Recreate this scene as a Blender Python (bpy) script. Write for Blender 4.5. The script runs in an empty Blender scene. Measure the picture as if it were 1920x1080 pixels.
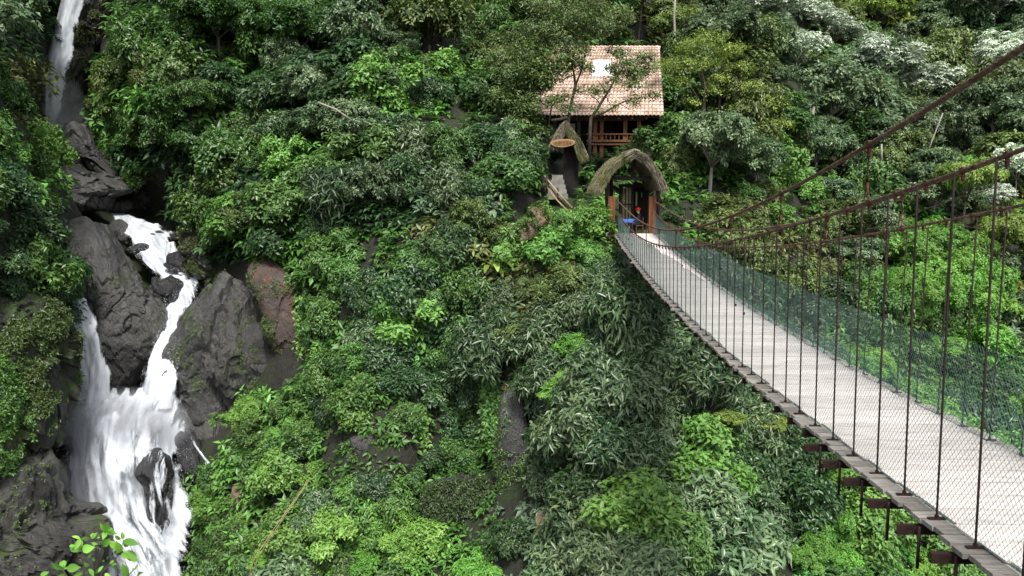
import bpy, bmesh, math, random
import numpy as np
from mathutils import Vector, Matrix, Quaternion, noise
random.seed(7); RS = np.random.RandomState(11)
S = bpy.context.scene
COL = S.collection
# ------------------------------------------------------------------ camera, sky, sun, exposure
F = 1600.0; PITCH = math.atan(190 / F)
cam = bpy.data.cameras.new('camera'); cam_o = bpy.data.objects.new('camera', cam); COL.objects.link(cam_o)
cam.sensor_width = 36; cam.lens = 36 * F / 1920; cam.clip_start = 0.1; cam.clip_end = 600
cam_o.location = (0, 0, 0); cam_o.rotation_euler = (math.pi / 2 - PITCH, 0, 0)
S.camera = cam_o
SUN_EL, SUN_AZ = math.radians(56), math.radians(172)     # azimuth clockwise from +Y
W = bpy.data.worlds.new('World'); S.world = W; W.use_nodes = True
wn = W.node_tree.nodes; wl = W.node_tree.links
bg = wn['Background']; sky = wn.new('ShaderNodeTexSky'); sky.sky_type = 'NISHITA'; sky.sun_disc = False
sky.sun_elevation = SUN_EL; sky.sun_rotation = SUN_AZ; sky.air_density = 1.0; sky.dust_density = 3.0; sky.ozone_density = 1.0
hs = wn.new('ShaderNodeHueSaturation'); hs.inputs['Saturation'].default_value = 0.35
wl.new(sky.outputs[0], hs.inputs['Color']); wl.new(hs.outputs[0], bg.inputs[0]); bg.inputs[1].default_value = 0.125
sl = bpy.data.lights.new('sun', 'SUN'); so = bpy.data.objects.new('sun', sl); COL.objects.link(so)
sl.energy = 2.5; sl.angle = math.radians(10); sl.color = (1, 0.96, 0.9)
sd = Vector((math.sin(SUN_AZ) * math.cos(SUN_EL), math.cos(SUN_AZ) * math.cos(SUN_EL), math.sin(SUN_EL)))
so.rotation_euler = sd.to_track_quat('Z', 'Y').to_euler(); so.location = (0, 0, 60)
S.view_settings.view_transform = 'Standard'; S.view_settings.look = 'None'; S.view_settings.gamma = 1
S.view_settings.exposure = 1.07
try: S.cycles.max_bounces = 6; S.cycles.diffuse_bounces = 3; S.cycles.glossy_bounces = 2; S.cycles.transmission_bounces = 3; S.cycles.transparent_max_bounces = 12; S.cycles.use_denoising = True; S.cycles.volume_bounces = 1
except Exception: pass

# ------------------------------------------------------------------ helpers
def P(px, py, Y):
    cx = (px - 960) / F; cy = (540 - py) / F
    d = (cx, math.cos(PITCH) + cy * math.sin(PITCH), -math.sin(PITCH) + cy * math.cos(PITCH))
    t = Y / d[1]
    return Vector((d[0] * t, Y, d[2] * t))
def PA(px, py, Y):
    cx = (px - 960) / F; cy = (540 - py) / F
    dy = math.cos(PITCH) + cy * math.sin(PITCH); t = Y / dy
    return np.stack([cx * t, Y, (-math.sin(PITCH) + cy * math.cos(PITCH)) * t], -1)
def tag(o, label=None, cat=None, group=None, kind=None):
    if label: o['label'] = label
    if cat: o['category'] = cat
    if group: o['group'] = group
    if kind: o['kind'] = kind
    return o
def link(name, me, parent=None, mat=None):
    if mat is not None and not me.materials: me.materials.append(mat)
    o = bpy.data.objects.new(name, me); COL.objects.link(o)
    if parent: o.parent = parent
    return o
def empty(name, loc=(0, 0, 0)):
    o = bpy.data.objects.new(name, None); COL.objects.link(o); o.location = loc; o.empty_display_size = .2
    return o
def npmesh(name, v, f, smooth=False, attrs=None, uv=None):
    v = np.asarray(v, np.float32); f = np.asarray(f, np.int32); k = f.shape[1]
    me = bpy.data.meshes.new(name); me.vertices.add(len(v)); me.vertices.foreach_set('co', v.ravel())
    me.loops.add(f.size); me.loops.foreach_set('vertex_index', f.ravel())
    me.polygons.add(len(f)); me.polygons.foreach_set('loop_start', np.arange(len(f), dtype=np.int32) * k)
    me.polygons.foreach_set('loop_total', np.full(len(f), k, np.int32))
    if smooth: me.polygons.foreach_set('use_smooth', np.ones(len(f), bool))
    for n, a in (attrs or {}).items():
        a = np.asarray(a, np.float32)
        if a.ndim == 1: at = me.attributes.new(n, 'FLOAT', 'POINT'); at.data.foreach_set('value', a)
        else:
            at = me.attributes.new(n, 'FLOAT_VECTOR', 'POINT'); at.data.foreach_set('vector', a.ravel())
    if uv is not None:
        u = me.uv_layers.new(name='UVMap'); u.data.foreach_set('uv', np.asarray(uv, np.float32)[f.ravel()].ravel())
    me.update(calc_edges=True); me.validate()
    return me
class MB:
    def __init__(s): s.v = []; s.f = []
    def box(s, c, sx, sy, sz, R=None):
        b = len(s.v); c = Vector(c)
        for z in (-1, 1):
            for x, y in ((-1, -1), (1, -1), (1, 1), (-1, 1)):
                p = Vector((x * sx / 2, y * sy / 2, z * sz / 2)); s.v.append(c + (R @ p if R else p))
        s.f += [tuple(b + i for i in q) for q in ((3, 2, 1, 0), (4, 5, 6, 7), (0, 1, 5, 4), (1, 2, 6, 5), (2, 3, 7, 6), (3, 0, 4, 7))]
        return s
    def tube(s, pts, r, n=6, cap=True):
        pts = [Vector(p) for p in pts]; m = len(pts)
        if not hasattr(r, '__len__'): r = [r] * m
        b = len(s.v); up = None
        for i, p in enumerate(pts):
            t = (pts[min(i + 1, m - 1)] - pts[max(i - 1, 0)]).normalized()
            if up is None:
                up = Vector((0, 0, 1)) if abs(t.z) < .9 else Vector((1, 0, 0))
            a = t.cross(up); a = a.normalized() if a.length > 1e-5 else t.orthogonal().normalized(); c = a.cross(t).normalized(); up = c
            for k in range(n):
                w = 2 * math.pi * k / n; s.v.append(p + (a * math.cos(w) + c * math.sin(w)) * r[i])
        for i in range(m - 1):
            for k in range(n):
                k2 = (k + 1) % n; s.f.append((b + i * n + k, b + i * n + k2, b + (i + 1) * n + k2, b + (i + 1) * n + k))
        if cap:
            s.f.append(tuple(b + k for k in reversed(range(n)))); s.f.append(tuple(b + (m - 1) * n + k for k in range(n)))
        return s
    def poly(s, pts):
        b = len(s.v); s.v += [Vector(p) for p in pts]; s.f.append(tuple(range(b, b + len(pts)))); return s
    def mesh(s, name, smooth=False):
        me = bpy.data.meshes.new(name); me.from_pydata([tuple(v) for v in s.v], [], s.f); me.update()
        if smooth: me.polygons.foreach_set('use_smooth', [True] * len(me.polygons))
        return me
    def build(s, name, mat, parent=None, smooth=False):
        return link(name, s.mesh(name, smooth), parent, mat)

# ------------------------------------------------------------------ materials
def mat(name):
    m = bpy.data.materials.new(name); m.use_nodes = True; nt = m.node_tree
    return m, nt.nodes, nt.links, nt.nodes['Principled BSDF']
def N(n, t, **kw):
    x = n.new(t)
    for k, v in kw.items():
        if k in x.inputs: x.inputs[k].default_value = v
        else: setattr(x, k, v)
    return x
def ramp(n, stops):
    r = n.new('ShaderNodeValToRGB'); e = r.color_ramp.elements
    while len(e) < len(stops): e.new(0.5)
    for i, (p, c) in enumerate(stops):
        e[i].position = p; e[i].color = (c[0], c[1], c[2], 1) if hasattr(c, '__len__') else (c, c, c, 1)
    return r
def noisy(name, stops, scale=4, rough=.8, bump=.3, detail=8, stretch=None, bscale=None, dist=.0, spec=.3, coord='Object', metal=0, rnd=0):
    m, n, l, b = mat(name)
    tc = n.new('ShaderNodeTexCoord'); mp = n.new('ShaderNodeMapping'); l.new(tc.outputs[coord], mp.inputs[0])
    if stretch: mp.inputs['Scale'].default_value = stretch
    t = N(n, 'ShaderNodeTexNoise', Scale=scale, Detail=detail, Roughness=.65, Distortion=dist); l.new(mp.outputs[0], t.inputs['Vector'])
    r = ramp(n, stops); l.new(t.outputs[0], r.inputs[0])
    c = r.outputs[0]
    if rnd:
        oi = n.new('ShaderNodeObjectInfo'); mr = N(n, 'ShaderNodeMapRange'); mr.inputs[3].default_value = 1 - rnd; mr.inputs[4].default_value = 1 + rnd
        l.new(oi.outputs['Random'], mr.inputs[0]); hv = n.new('ShaderNodeHueSaturation'); l.new(mr.outputs[0], hv.inputs['Value']); l.new(c, hv.inputs['Color']); c = hv.outputs[0]
        ad = n.new('ShaderNodeVectorMath'); ad.operation = 'ADD'; sc = n.new('ShaderNodeMath'); sc.operation = 'MULTIPLY'; sc.inputs[1].default_value = 37
        l.new(oi.outputs['Random'], sc.inputs[0]); l.new(mp.outputs[0], ad.inputs[0]); l.new(sc.outputs[0], ad.inputs[1]); l.new(ad.outputs[0], t.inputs['Vector'])
    l.new(c, b.inputs['Base Color'])
    b.inputs['Roughness'].default_value = rough; b.inputs['Specular IOR Level'].default_value = spec; b.inputs['Metallic'].default_value = metal
    t2 = N(n, 'ShaderNodeTexNoise', Scale=bscale or scale * 3, Detail=6); l.new(mp.outputs[0], t2.inputs['Vector'])
    bp = N(n, 'ShaderNodeBump', Strength=bump, Distance=.03); l.new(t2.outputs[0], bp.inputs['Height']); l.new(bp.outputs[0], b.inputs['Normal'])
    return m
def leafmat(name, ca, cb, rough=.42, tr=.25, attrcol=False, spec=.5):
    m, n, l, b = mat(name); out = n['Material Output']
    at = n.new('ShaderNodeAttribute'); at.attribute_name = 'tone'
    r = ramp(n, [(0, ca), (1, cb)]); l.new(at.outputs['Fac'], r.inputs[0]); c = r.outputs[0]
    if attrcol:
        a2 = n.new('ShaderNodeAttribute'); a2.attribute_name = 'col'; c = a2.outputs['Vector']
    oi = n.new('ShaderNodeObjectInfo'); mr = N(n, 'ShaderNodeMapRange'); mr.inputs[3].default_value = 1.05; mr.inputs[4].default_value = 1.65
    l.new(oi.outputs['Random'], mr.inputs[0])
    mul = n.new('ShaderNodeMath'); mul.operation = 'MULTIPLY'; mul.inputs[1].default_value = 7.31; fr = n.new('ShaderNodeMath'); fr.operation = 'FRACT'
    l.new(oi.outputs['Random'], mul.inputs[0]); l.new(mul.outputs[0], fr.inputs[0])
    mh = N(n, 'ShaderNodeMapRange'); mh.inputs[3].default_value = .486; mh.inputs[4].default_value = .508; l.new(fr.outputs[0], mh.inputs[0])
    hv = n.new('ShaderNodeHueSaturation'); l.new(mr.outputs[0], hv.inputs['Value']); l.new(mh.outputs[0], hv.inputs['Hue']); l.new(c, hv.inputs['Color'])
    l.new(hv.outputs[0], b.inputs['Base Color']); b.inputs['Roughness'].default_value = rough; b.inputs['Specular IOR Level'].default_value = spec
    tb = n.new('ShaderNodeBsdfTranslucent'); l.new(hv.outputs[0], tb.inputs[0]); mx = n.new('ShaderNodeMixShader'); mx.inputs[0].default_value = tr
    l.new(b.outputs[0], mx.inputs[1]); l.new(tb.outputs[0], mx.inputs[2]); l.new(mx.outputs[0], out.inputs[0])
    return m
def rockmat(name, dark, light, moss=.5, scale=.5, wet=.45, mosscol=(.035, .055, .008), crack=1., streak=None):
    m, n, l, b = mat(name)
    tc = n.new('ShaderNodeTexCoord'); geo = n.new('ShaderNodeNewGeometry')
    pos = geo.outputs['Position']
    mp = n.new('ShaderNodeMapping'); l.new(pos, mp.inputs[0]); mp.inputs['Rotation'].default_value = (.3, .5, .2); mp.inputs['Scale'].default_value = (1, 1, .6)
    t = N(n, 'ShaderNodeTexNoise', Scale=scale, Detail=12, Roughness=.7, Distortion=.6); l.new(mp.outputs[0], t.inputs['Vector'])
    r = ramp(n, [(.3, dark), (.5, tuple(.5 * (a + c) for a, c in zip(dark, light))), (.72, light)]); l.new(t.outputs[0], r.inputs[0])
    c = r.outputs[0]
    if streak:
        ms = n.new('ShaderNodeMapping'); l.new(pos, ms.inputs[0]); ms.inputs['Scale'].default_value = (1.6, 1.6, .18)
        ts = N(n, 'ShaderNodeTexNoise', Scale=1.2, Detail=8, Roughness=.6); l.new(ms.outputs[0], ts.inputs['Vector'])
        rs = ramp(n, [(.5, 0), (.64, 1)]); l.new(ts.outputs[0], rs.inputs[0])
        mx0 = N(n, 'ShaderNodeMix', data_type='RGBA'); l.new(rs.outputs[0], mx0.inputs[0]); l.new(c, mx0.inputs[6]); mx0.inputs[7].default_value = (*streak, 1); c = mx0.outputs[2]
    # moss where the rock faces up
    sp = n.new('ShaderNodeSeparateXYZ'); l.new(geo.outputs['Normal'], sp.inputs[0])
    tm = N(n, 'ShaderNodeTexNoise', Scale=.55, Detail=10, Roughness=.7); l.new(pos, tm.inputs['Vector'])
    ad = n.new('ShaderNodeMath'); ad.operation = 'MULTIPLY_ADD'; l.new(sp.outputs[2], ad.inputs[0]); ad.inputs[1].default_value = .16; l.new(tm.outputs[0], ad.inputs[2])
    rm = ramp(n, [(.74 - .3 * moss, 0), (.84 - .3 * moss, 1)]); l.new(ad.outputs[0], rm.inputs[0])
    mc = N(n, 'ShaderNodeTexNoise', Scale=3, Detail=4); l.new(pos, mc.inputs['Vector'])
    rc = ramp(n, [(.3, tuple(x * .5 for x in mosscol)), (.7, tuple(x * 1.7 for x in mosscol))]); l.new(mc.outputs[0], rc.inputs[0])
    mx = N(n, 'ShaderNodeMix', data_type='RGBA'); l.new(rm.outputs[0], mx.inputs[0]); l.new(c, mx.inputs[6]); l.new(rc.outputs[0], mx.inputs[7])
    l.new(mx.outputs[2], b.inputs['Base Color'])
    rr = ramp(n, [(0, wet), (1, .95)]); l.new(rm.outputs[0], rr.inputs[0]); l.new(rr.outputs[0], b.inputs['Roughness'])
    b.inputs['Specular IOR Level'].default_value = .45
    t2 = N(n, 'ShaderNodeTexNoise', Scale=2.3, Detail=12, Roughness=.72, Distortion=.4); l.new(mp.outputs[0], t2.inputs['Vector'])
    vo = N(n, 'ShaderNodeTexVoronoi', Scale=.55); vo.feature = 'DISTANCE_TO_EDGE'
    wn_ = N(n, 'ShaderNodeTexNoise', Scale=1.1, Detail=5); l.new(mp.outputs[0], wn_.inputs['Vector'])
    vm = n.new('ShaderNodeVectorMath'); vm.operation = 'MULTIPLY_ADD'; l.new(wn_.outputs[1], vm.inputs[0]); vm.inputs[1].default_value = (2.4, 2.4, 2.4); l.new(mp.outputs[0], vm.inputs[2]); l.new(vm.outputs[0], vo.inputs['Vector'])
    rv = ramp(n, [(0, 0), (.03, 1)]); l.new(vo.outputs['Distance'], rv.inputs[0])
    hh = n.new('ShaderNodeMath'); hh.operation = 'MULTIPLY_ADD'; l.new(rv.outputs[0], hh.inputs[0]); hh.inputs[1].default_value = .1; l.new(t2.outputs[0], hh.inputs[2])
    bp = N(n, 'ShaderNodeBump', Strength=.9 * crack, Distance=.3); l.new(hh.outputs[0], bp.inputs['Height'])
    l.new(bp.outputs[0], b.inputs['Normal'])
    return m
M = {}
M['rock'] = rockmat('dark_rock', (.012, .012, .012), (.085, .082, .076), moss=.3, wet=.36)
M['rockpale'] = rockmat('grey_rock', (.012, .012, .0125), (.105, .104, .1), moss=.22, wet=.36)
M['wetrock'] = rockmat('wet_rock', (.008, .008, .009), (.045, .045, .046), moss=.0, wet=.25)
M['redrock'] = rockmat('red_rock', (.028, .021, .018), (.12, .09, .078), moss=.12, wet=.65, streak=(.11, .05, .03))
M['tanrock'] = rockmat('tan_rock', (.07, .05, .03), (.27, .2, .12), moss=.3, wet=.8, mosscol=(.04, .05, .012))
M['mossrock'] = rockmat('mossy_rock', (.012, .013, .01), (.06, .058, .05), moss=.8, wet=.6, mosscol=(.03, .052, .009))
M['ground'] = rockmat('forest_soil', (.006, .006, .004), (.03, .028, .02), moss=.5, wet=.85, mosscol=(.018, .032, .006))
M['bark'] = noisy('bark', [(.3, (.018, .014, .01)), (.7, (.09, .075, .055))], 3, .9, .6, stretch=(4, 4, 1), coord='Object')
M['palebark'] = noisy('pale_bark', [(.3, (.12, .11, .09)), (.7, (.34, .32, .28))], 3, .9, .4, stretch=(4, 4, 1))
M['rust'] = noisy('rusty_cable', [(.3, (.03, .02, .014)), (.52, (.11, .065, .042)), (.75, (.25, .17, .12))], 14, .8, .5, coord='Object')
M['rustdark'] = noisy('dark_rusty_rod', [(.3, (.006, .005, .005)), (.7, (.032, .018, .012))], 6, .7, .4, rnd=.25)
M['clamp'] = noisy('rusty_clamp', [(.3, (.025, .012, .008)), (.7, (.12, .05, .03))], 25, .85, .5, rnd=.25)
M['channel'] = noisy('steel_channel', [(.35, (.004, .0035, .003)), (.75, (.045, .016, .01))], 5, .75, .3)
M['plank'] = noisy('weathered_plank', [(.28, (.11, .1, .085)), (.5, (.24, .225, .195)), (.72, (.38, .355, .31))], 5, .9, .5, stretch=(.7, 9, 3), rnd=.28)
M['board'] = noisy('pale_walkway_board', [(.25, (.3, .265, .24)), (.5, (.46, .425, .4)), (.75, (.58, .55, .52))], 2.5, .85, .3, stretch=(1, 4, 3), rnd=.15)
M['wire'] = noisy('green_coated_wire', [(.35, (.035, .1, .088)), (.7, (.16, .26, .24))], 3, .45, 0, spec=.5)
M['postwood'] = noisy('orange_brown_timber', [(.3, (.05, .018, .009)), (.7, (.2, .072, .028))], 3, .7, .3, stretch=(5, 5, .6))
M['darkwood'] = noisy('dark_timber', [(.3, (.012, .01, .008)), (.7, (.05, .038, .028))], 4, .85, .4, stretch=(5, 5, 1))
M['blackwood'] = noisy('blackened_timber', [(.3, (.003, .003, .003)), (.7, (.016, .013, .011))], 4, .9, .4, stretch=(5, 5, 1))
M['brownwood'] = noisy('brown_timber', [(.3, (.06, .025, .012)), (.7, (.2, .09, .04))], 4, .75, .3, stretch=(5, 5, 1))
M['thatch'] = noisy('grey_thatch', [(.3, (.045, .04, .028)), (.52, (.14, .12, .085)), (.75, (.31, .27, .22))], 9, .95, .8, stretch=(1, 1, 1), rnd=.15)
M['thatchmoss'] = noisy('mossy_thatch', [(.3, (.035, .035, .018)), (.45, (.09, .1, .03)), (.55, (.15, .135, .085)), (.72, (.28, .25, .19))], 2.2, .95, .8, rnd=.15)
M['tile'] = noisy('clay_roof_tile', [(.33, (.12, .1, .07)), (.44, (.34, .25, .18)), (.55, (.48, .36, .3)), (.72, (.6, .49, .44))], 1.1, .8, .4, bscale=20, detail=12)
M['concrete'] = noisy('stained_concrete', [(.3, (.08, .075, .065)), (.7, (.27, .26, .235))], 2, .9, .4)
M['skylight'] = noisy('white_skylight', [(.3, (.75, .77, .78)), (.7, (.82, .84, .85))], 2, .35, .05)
M['bamboo'] = noisy('bamboo', [(.3, (.16, .12, .06)), (.7, (.4, .32, .17))], 3, .6, .2)
M['path'] = noisy('packed_earth', [(.3, (.1, .085, .065)), (.7, (.28, .245, .2))], 1.2, .95, .6)
M['white'] = noisy('white_paint', [(.3, (.68, .68, .66)), (.7, (.8, .8, .78))], 2, .6, .1)
M['blue'] = noisy('blue_cloth', [(.3, (.02, .06, .25)), (.7, (.05, .14, .45))], 3, .7, .5)
M['redplastic'] = noisy('red_helmet', [(.3, (.5, .01, .01)), (.7, (.65, .02, .015))], 2, .3, 0)
M['skin'] = noisy('skin', [(.3, (.3, .17, .1)), (.7, (.4, .23, .15))], 5, .6, .1)
M['blackcloth'] = noisy('black_cloth', [(.3, (.008, .008, .01)), (.7, (.025, .025, .03))], 8, .85, .3)
M['signwood'] = noisy('carved_sign_wood', [(.3, (.1, .05, .018)), (.7, (.26, .14, .055))], 8, .7, .4)
M['signedge'] = noisy('pale_sign_rim', [(.3, (.2, .12, .05)), (.7, (.42, .27, .13))], 8, .7, .2)
M['flower'] = noisy('red_petals', [(.3, (.6, .02, .01)), (.7, (.8, .05, .03))], 8, .5, .1)
def sp(n, a, b, **k): M[n] = leafmat(n + '_leaves', a, b, **k)
sp('bright', (.045, .12, .018), (.13, .26, .05), rough=.5)
sp('mid', (.022, .065, .014), (.085, .165, .035))
sp('dark', (.012, .036, .012), (.05, .10, .03), rough=.36)
sp('lance', (.018, .048, .018), (.085, .135, .055), rough=.33)
sp('silver', (.035, .075, .03), (.14, .2, .095), rough=.33)
sp('grey', (.028, .062, .024), (.12, .175, .08), rough=.38)
sp('yellow', (.055, .1, .014), (.19, .265, .045), rough=.5)
sp('olive', (.033, .062, .016), (.12, .165, .045), rough=.45)
sp('vivid', (.05, .15, .018), (.15, .31, .05), rough=.5, tr=.3)
sp('white', (.17, .24, .14), (.56, .62, .52), rough=.45, tr=.1)
sp('under', (.02, .05, .01), (.06, .12, .03), attrcol=True)
sp('sprig', (.05, .16, .02), (.2, .42, .06), rough=.35, tr=.3)
sp('dry', (.12, .07, .02), (.35, .22, .08), rough=.7, tr=.1)
def watermat(name, edge=.18, thresh=.0, streak=7., dens=1.0):
    m, n, l, b = mat(name); out = n['Material Output']
    uv = n.new('ShaderNodeUVMap'); mp = n.new('ShaderNodeMapping'); l.new(uv.outputs[0], mp.inputs[0]); mp.inputs['Scale'].default_value = (streak * .62, .62, 1)
    t = N(n, 'ShaderNodeTexNoise', Scale=1.5, Detail=9, Roughness=.62, Distortion=.5); l.new(mp.outputs[0], t.inputs['Vector'])
    mp2 = n.new('ShaderNodeMapping'); l.new(uv.outputs[0], mp2.inputs[0]); mp2.inputs['Scale'].default_value = (1.5, .5, 1)
    t2 = N(n, 'ShaderNodeTexNoise', Scale=1.3, Detail=6, Roughness=.6, Distortion=.6); l.new(mp2.outputs[0], t2.inputs['Vector'])
    r = ramp(n, [(.34, (.24, .265, .3)), (.45, (.4, .43, .47)), (.53, (.52, .55, .59)), (.63, (.64, .67, .7))])
    av = n.new('ShaderNodeMath'); av.operation = 'MULTIPLY_ADD'; av.inputs[1].default_value = .5; l.new(t.outputs[0], av.inputs[0])
    hf = n.new('ShaderNodeMath'); hf.operation = 'MULTIPLY'; hf.inputs[1].default_value = .5; l.new(t2.outputs[0], hf.inputs[0]); l.new(hf.outputs[0], av.inputs[2])
    l.new(av.outputs[0], r.inputs[0]); l.new(r.outputs[0], b.inputs['Base Color'])
    b.inputs['Roughness'].default_value = .55; b.inputs['Specular IOR Level'].default_value = .3
    bp = N(n, 'ShaderNodeBump', Strength=.3, Distance=.2); l.new(av.outputs[0], bp.inputs['Height']); l.new(bp.outputs[0], b.inputs['Normal'])
    # spray thins out at the edges of the sheet ('edge' = 0 middle, 1 rim)
    at = n.new('ShaderNodeAttribute'); at.attribute_name = 'edge'
    ma = n.new('ShaderNodeMath'); ma.operation = 'MULTIPLY_ADD'; l.new(at.outputs['Fac'], ma.inputs[0]); ma.inputs[1].default_value = -1.0; 
    sc = n.new('ShaderNodeMath'); sc.operation = 'MULTIPLY_ADD'; sc.inputs[1].default_value = 3.6; sc.inputs[2].default_value = -1.8 + dens; l.new(av.outputs[0], sc.inputs[0]); l.new(sc.outputs[0], ma.inputs[2])
    ra = ramp(n, [(0.02, 0), (.3, 1)]); l.new(ma.outputs[0], ra.inputs[0])
    l.new(ra.outputs[0], b.inputs['Alpha'])
    return m
M['water'] = watermat('white_water', dens=1.05)
M['thinwater'] = watermat('thin_white_water', dens=.42)
M['faint'] = watermat('faint_trickle', streak=9., dens=-.05)
M['thinveil'] = watermat('thin_film', streak=6., dens=.12)
M['veil'] = watermat('spray_veil', streak=5., dens=.3)
M['softwater'] = watermat('soft_white_water', streak=2.6, dens=1.1)

# ------------------------------------------------------------------ terrain
CP = [(-700,-500,70),(-700,300,38),(-700,900,32),(-700,1600,28),(0,-500,100),(700,-500,95),(1300,-500,110),(2000,-500,130),(2600,-500,120),(2620,300,75),(2620,900,48),(2620,1600,40),
 (0,1600,32),(700,1600,30),(1300,1600,24),(2000,1600,32),
 (130,0,98),(110,120,96),(95,240,95),(160,-150,104),(60,-100,84),(0,0,66),(20,120,58),(60,40,80),(0,250,48),(55,250,54),(40,350,47),(0,450,42),(80,450,49),(0,600,45),(110,560,48),(0,750,45),(120,700,50),(0,900,45),(100,900,49),(50,1050,45),(190,1050,50),(-250,750,41),
 (190,60,92),(165,200,90),(135,290,86),(250,60,76),(250,180,72),(260,280,72),(350,100,66),(350,230,62),(340,320,64),(300,350,70),(150,350,76),(170,400,74),(250,390,76),(320,420,72),(350,460,66),(360,540,61),(320,600,62),(230,560,62),(150,600,58),(230,720,60),(230,850,60),(250,1000,60),(250,1150,58),(330,1080,54),(345,980,54),
 (400,500,58),(380,650,55),(430,450,58),(480,400,55),(450,600,53),(500,600,51),(420,800,52),(450,700,52),(560,650,49),(520,800,46),(400,900,47),(400,1050,43),(470,950,44),(550,1050,40),(600,900,43),
 (450,0,78),(450,150,66),(450,280,60),(600,0,74),(600,150,62),(600,300,54),(600,450,51),(750,0,72),(750,150,60),(750,300,52),(750,450,48),(700,600,46),(700,750,43),(700,900,41),(700,1050,38),
 (900,0,76),(900,150,64),(900,280,54),(900,400,48),(850,550,46),(850,700,44),(870,850,42),(870,1000,39),(950,850,41),(1000,300,54),(1000,420,47),(1000,550,43),(1000,700,40),(1000,1000,35),
 (1100,450,45),(1100,550,41),(1150,700,37),(1150,850,34),(1150,1050,31),(1300,700,38),(1300,850,35),(1300,1050,31),(1150,470,47.5),(1195,432,52),(1240,440,50),(1195,470,48),(1250,520,46),(1330,560,45),(1330,620,43),
 (1190,400,56),(1190,340,58),(1150,300,60),(1060,350,57),(1060,300,60),(1150,255,68),(1060,240,68),(1150,150,75),(1050,100,74),(1200,60,80),(1250,200,70),(1050,0,82),(1270,0,92),(1260,100,82),(1300,300,58),(1300,400,52),(1400,380,56),(1400,480,54),(1400,560,50),
 (1330,150,72),(1330,230,66),(1450,150,84),(1450,280,70),(1450,0,100),(1600,0,115),(1600,150,95),(1600,300,80),(1600,400,72),(1600,500,64),(1560,600,56),(1500,700,47),(1450,800,42),(1450,950,36),(1500,1050,34),(1600,900,42),(1650,1050,38),(1700,700,55),(1750,850,50),(1800,1050,42),
 (1750,550,62),(1750,450,70),(1750,300,86),(1750,150,104),(1800,0,122),(1920,0,120),(1920,150,104),(1920,300,88),(1920,450,76),(1920,600,64),(1920,800,54),(1950,1080,44)]
cp = np.array(CP, float); cu = cp[:, :2] / 500
def kern(a, b): return -np.sqrt(((a[:, None] - b[None]) ** 2).sum(-1) + .004)
A = np.zeros((len(cp) + 3,) * 2); A[:len(cp), :len(cp)] = kern(cu, cu) + np.eye(len(cp)) * .01
A[:len(cp), -3:] = np.c_[np.ones(len(cp)), cu]; A[-3:, :len(cp)] = A[:len(cp), -3:].T
wt = np.linalg.solve(A, np.r_[np.log(cp[:, 2]), 0, 0, 0])
def depth(px, py):
    q = np.stack([np.ravel(px), np.ravel(py)], -1) / 500.
    out = np.empty(len(q))
    for i in range(0, len(q), 20000):
        z = q[i:i + 20000]; out[i:i + 20000] = kern(z, cu) @ wt[:-3] + np.c_[np.ones(len(z)), z] @ wt[-3:]
    return np.exp(out).reshape(np.shape(px))
# smooth bumps of the slope
_b = [(RS.uniform(.004, .02), RS.uniform(.004, .02), RS.uniform(0, 6), RS.uniform(.2, 1)) for _ in range(24)]
def depthb(px, py):
    px = np.asarray(px, float); py = np.asarray(py, float); d = depth(px, py); s = 0
    for a, b, c, w in _b: s = s + w * np.sin(px * a + py * b * (1 if w > .6 else -1) + c)
    return d * (1 + .006 * s)
def surf(px, py): return PA(np.asarray(px, float), np.asarray(py, float), depthb(px, py))
def surfn(px, py, e=14.):
    a = surf(px + e, py) - surf(px - e, py); b = surf(px, py + e) - surf(px, py - e)
    n = np.cross(b, a); n /= np.linalg.norm(n, axis=-1, keepdims=True) + 1e-9
    return n * np.where((n * surf(px, py)).sum(-1, keepdims=True) > 0, -1, 1)
NU, NV = 360, 230
U, V = np.meshgrid(np.linspace(-700, 2620, NU), np.linspace(-500, 1600, NV))
TV = surf(U.ravel(), V.ravel()); TN = surfn(U.ravel(), V.ravel())
disp = np.array([noise.hetero_terrain(Vector(p) * .22, 0.8, 2.1, 6, .7) for p in TV.tolist()]) - .9
TV = TV + TN * (np.clip(disp, -1, .9) * .5)[:, None]
idx = np.arange(NU * NV).reshape(NV, NU)
TF = np.stack([idx[:-1, :-1], idx[1:, :-1], idx[1:, 1:], idx[:-1, 1:]], -1).reshape(-1, 4)
ter = link('hillside', npmesh('hillside', TV, TF, True), None, M['ground'])
tag(ter, 'steep rocky jungle gorge slope under the trees', kind='structure')
# the valley floor, far beneath, and out to the horizon
gm = MB().poly([(-300, -60, -34), (300, -60, -34), (300, 400, -34), (-300, 400, -34)])
tag(gm.build('ground', M['ground']), 'dark ravine floor far below the bridge', kind='structure')

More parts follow.
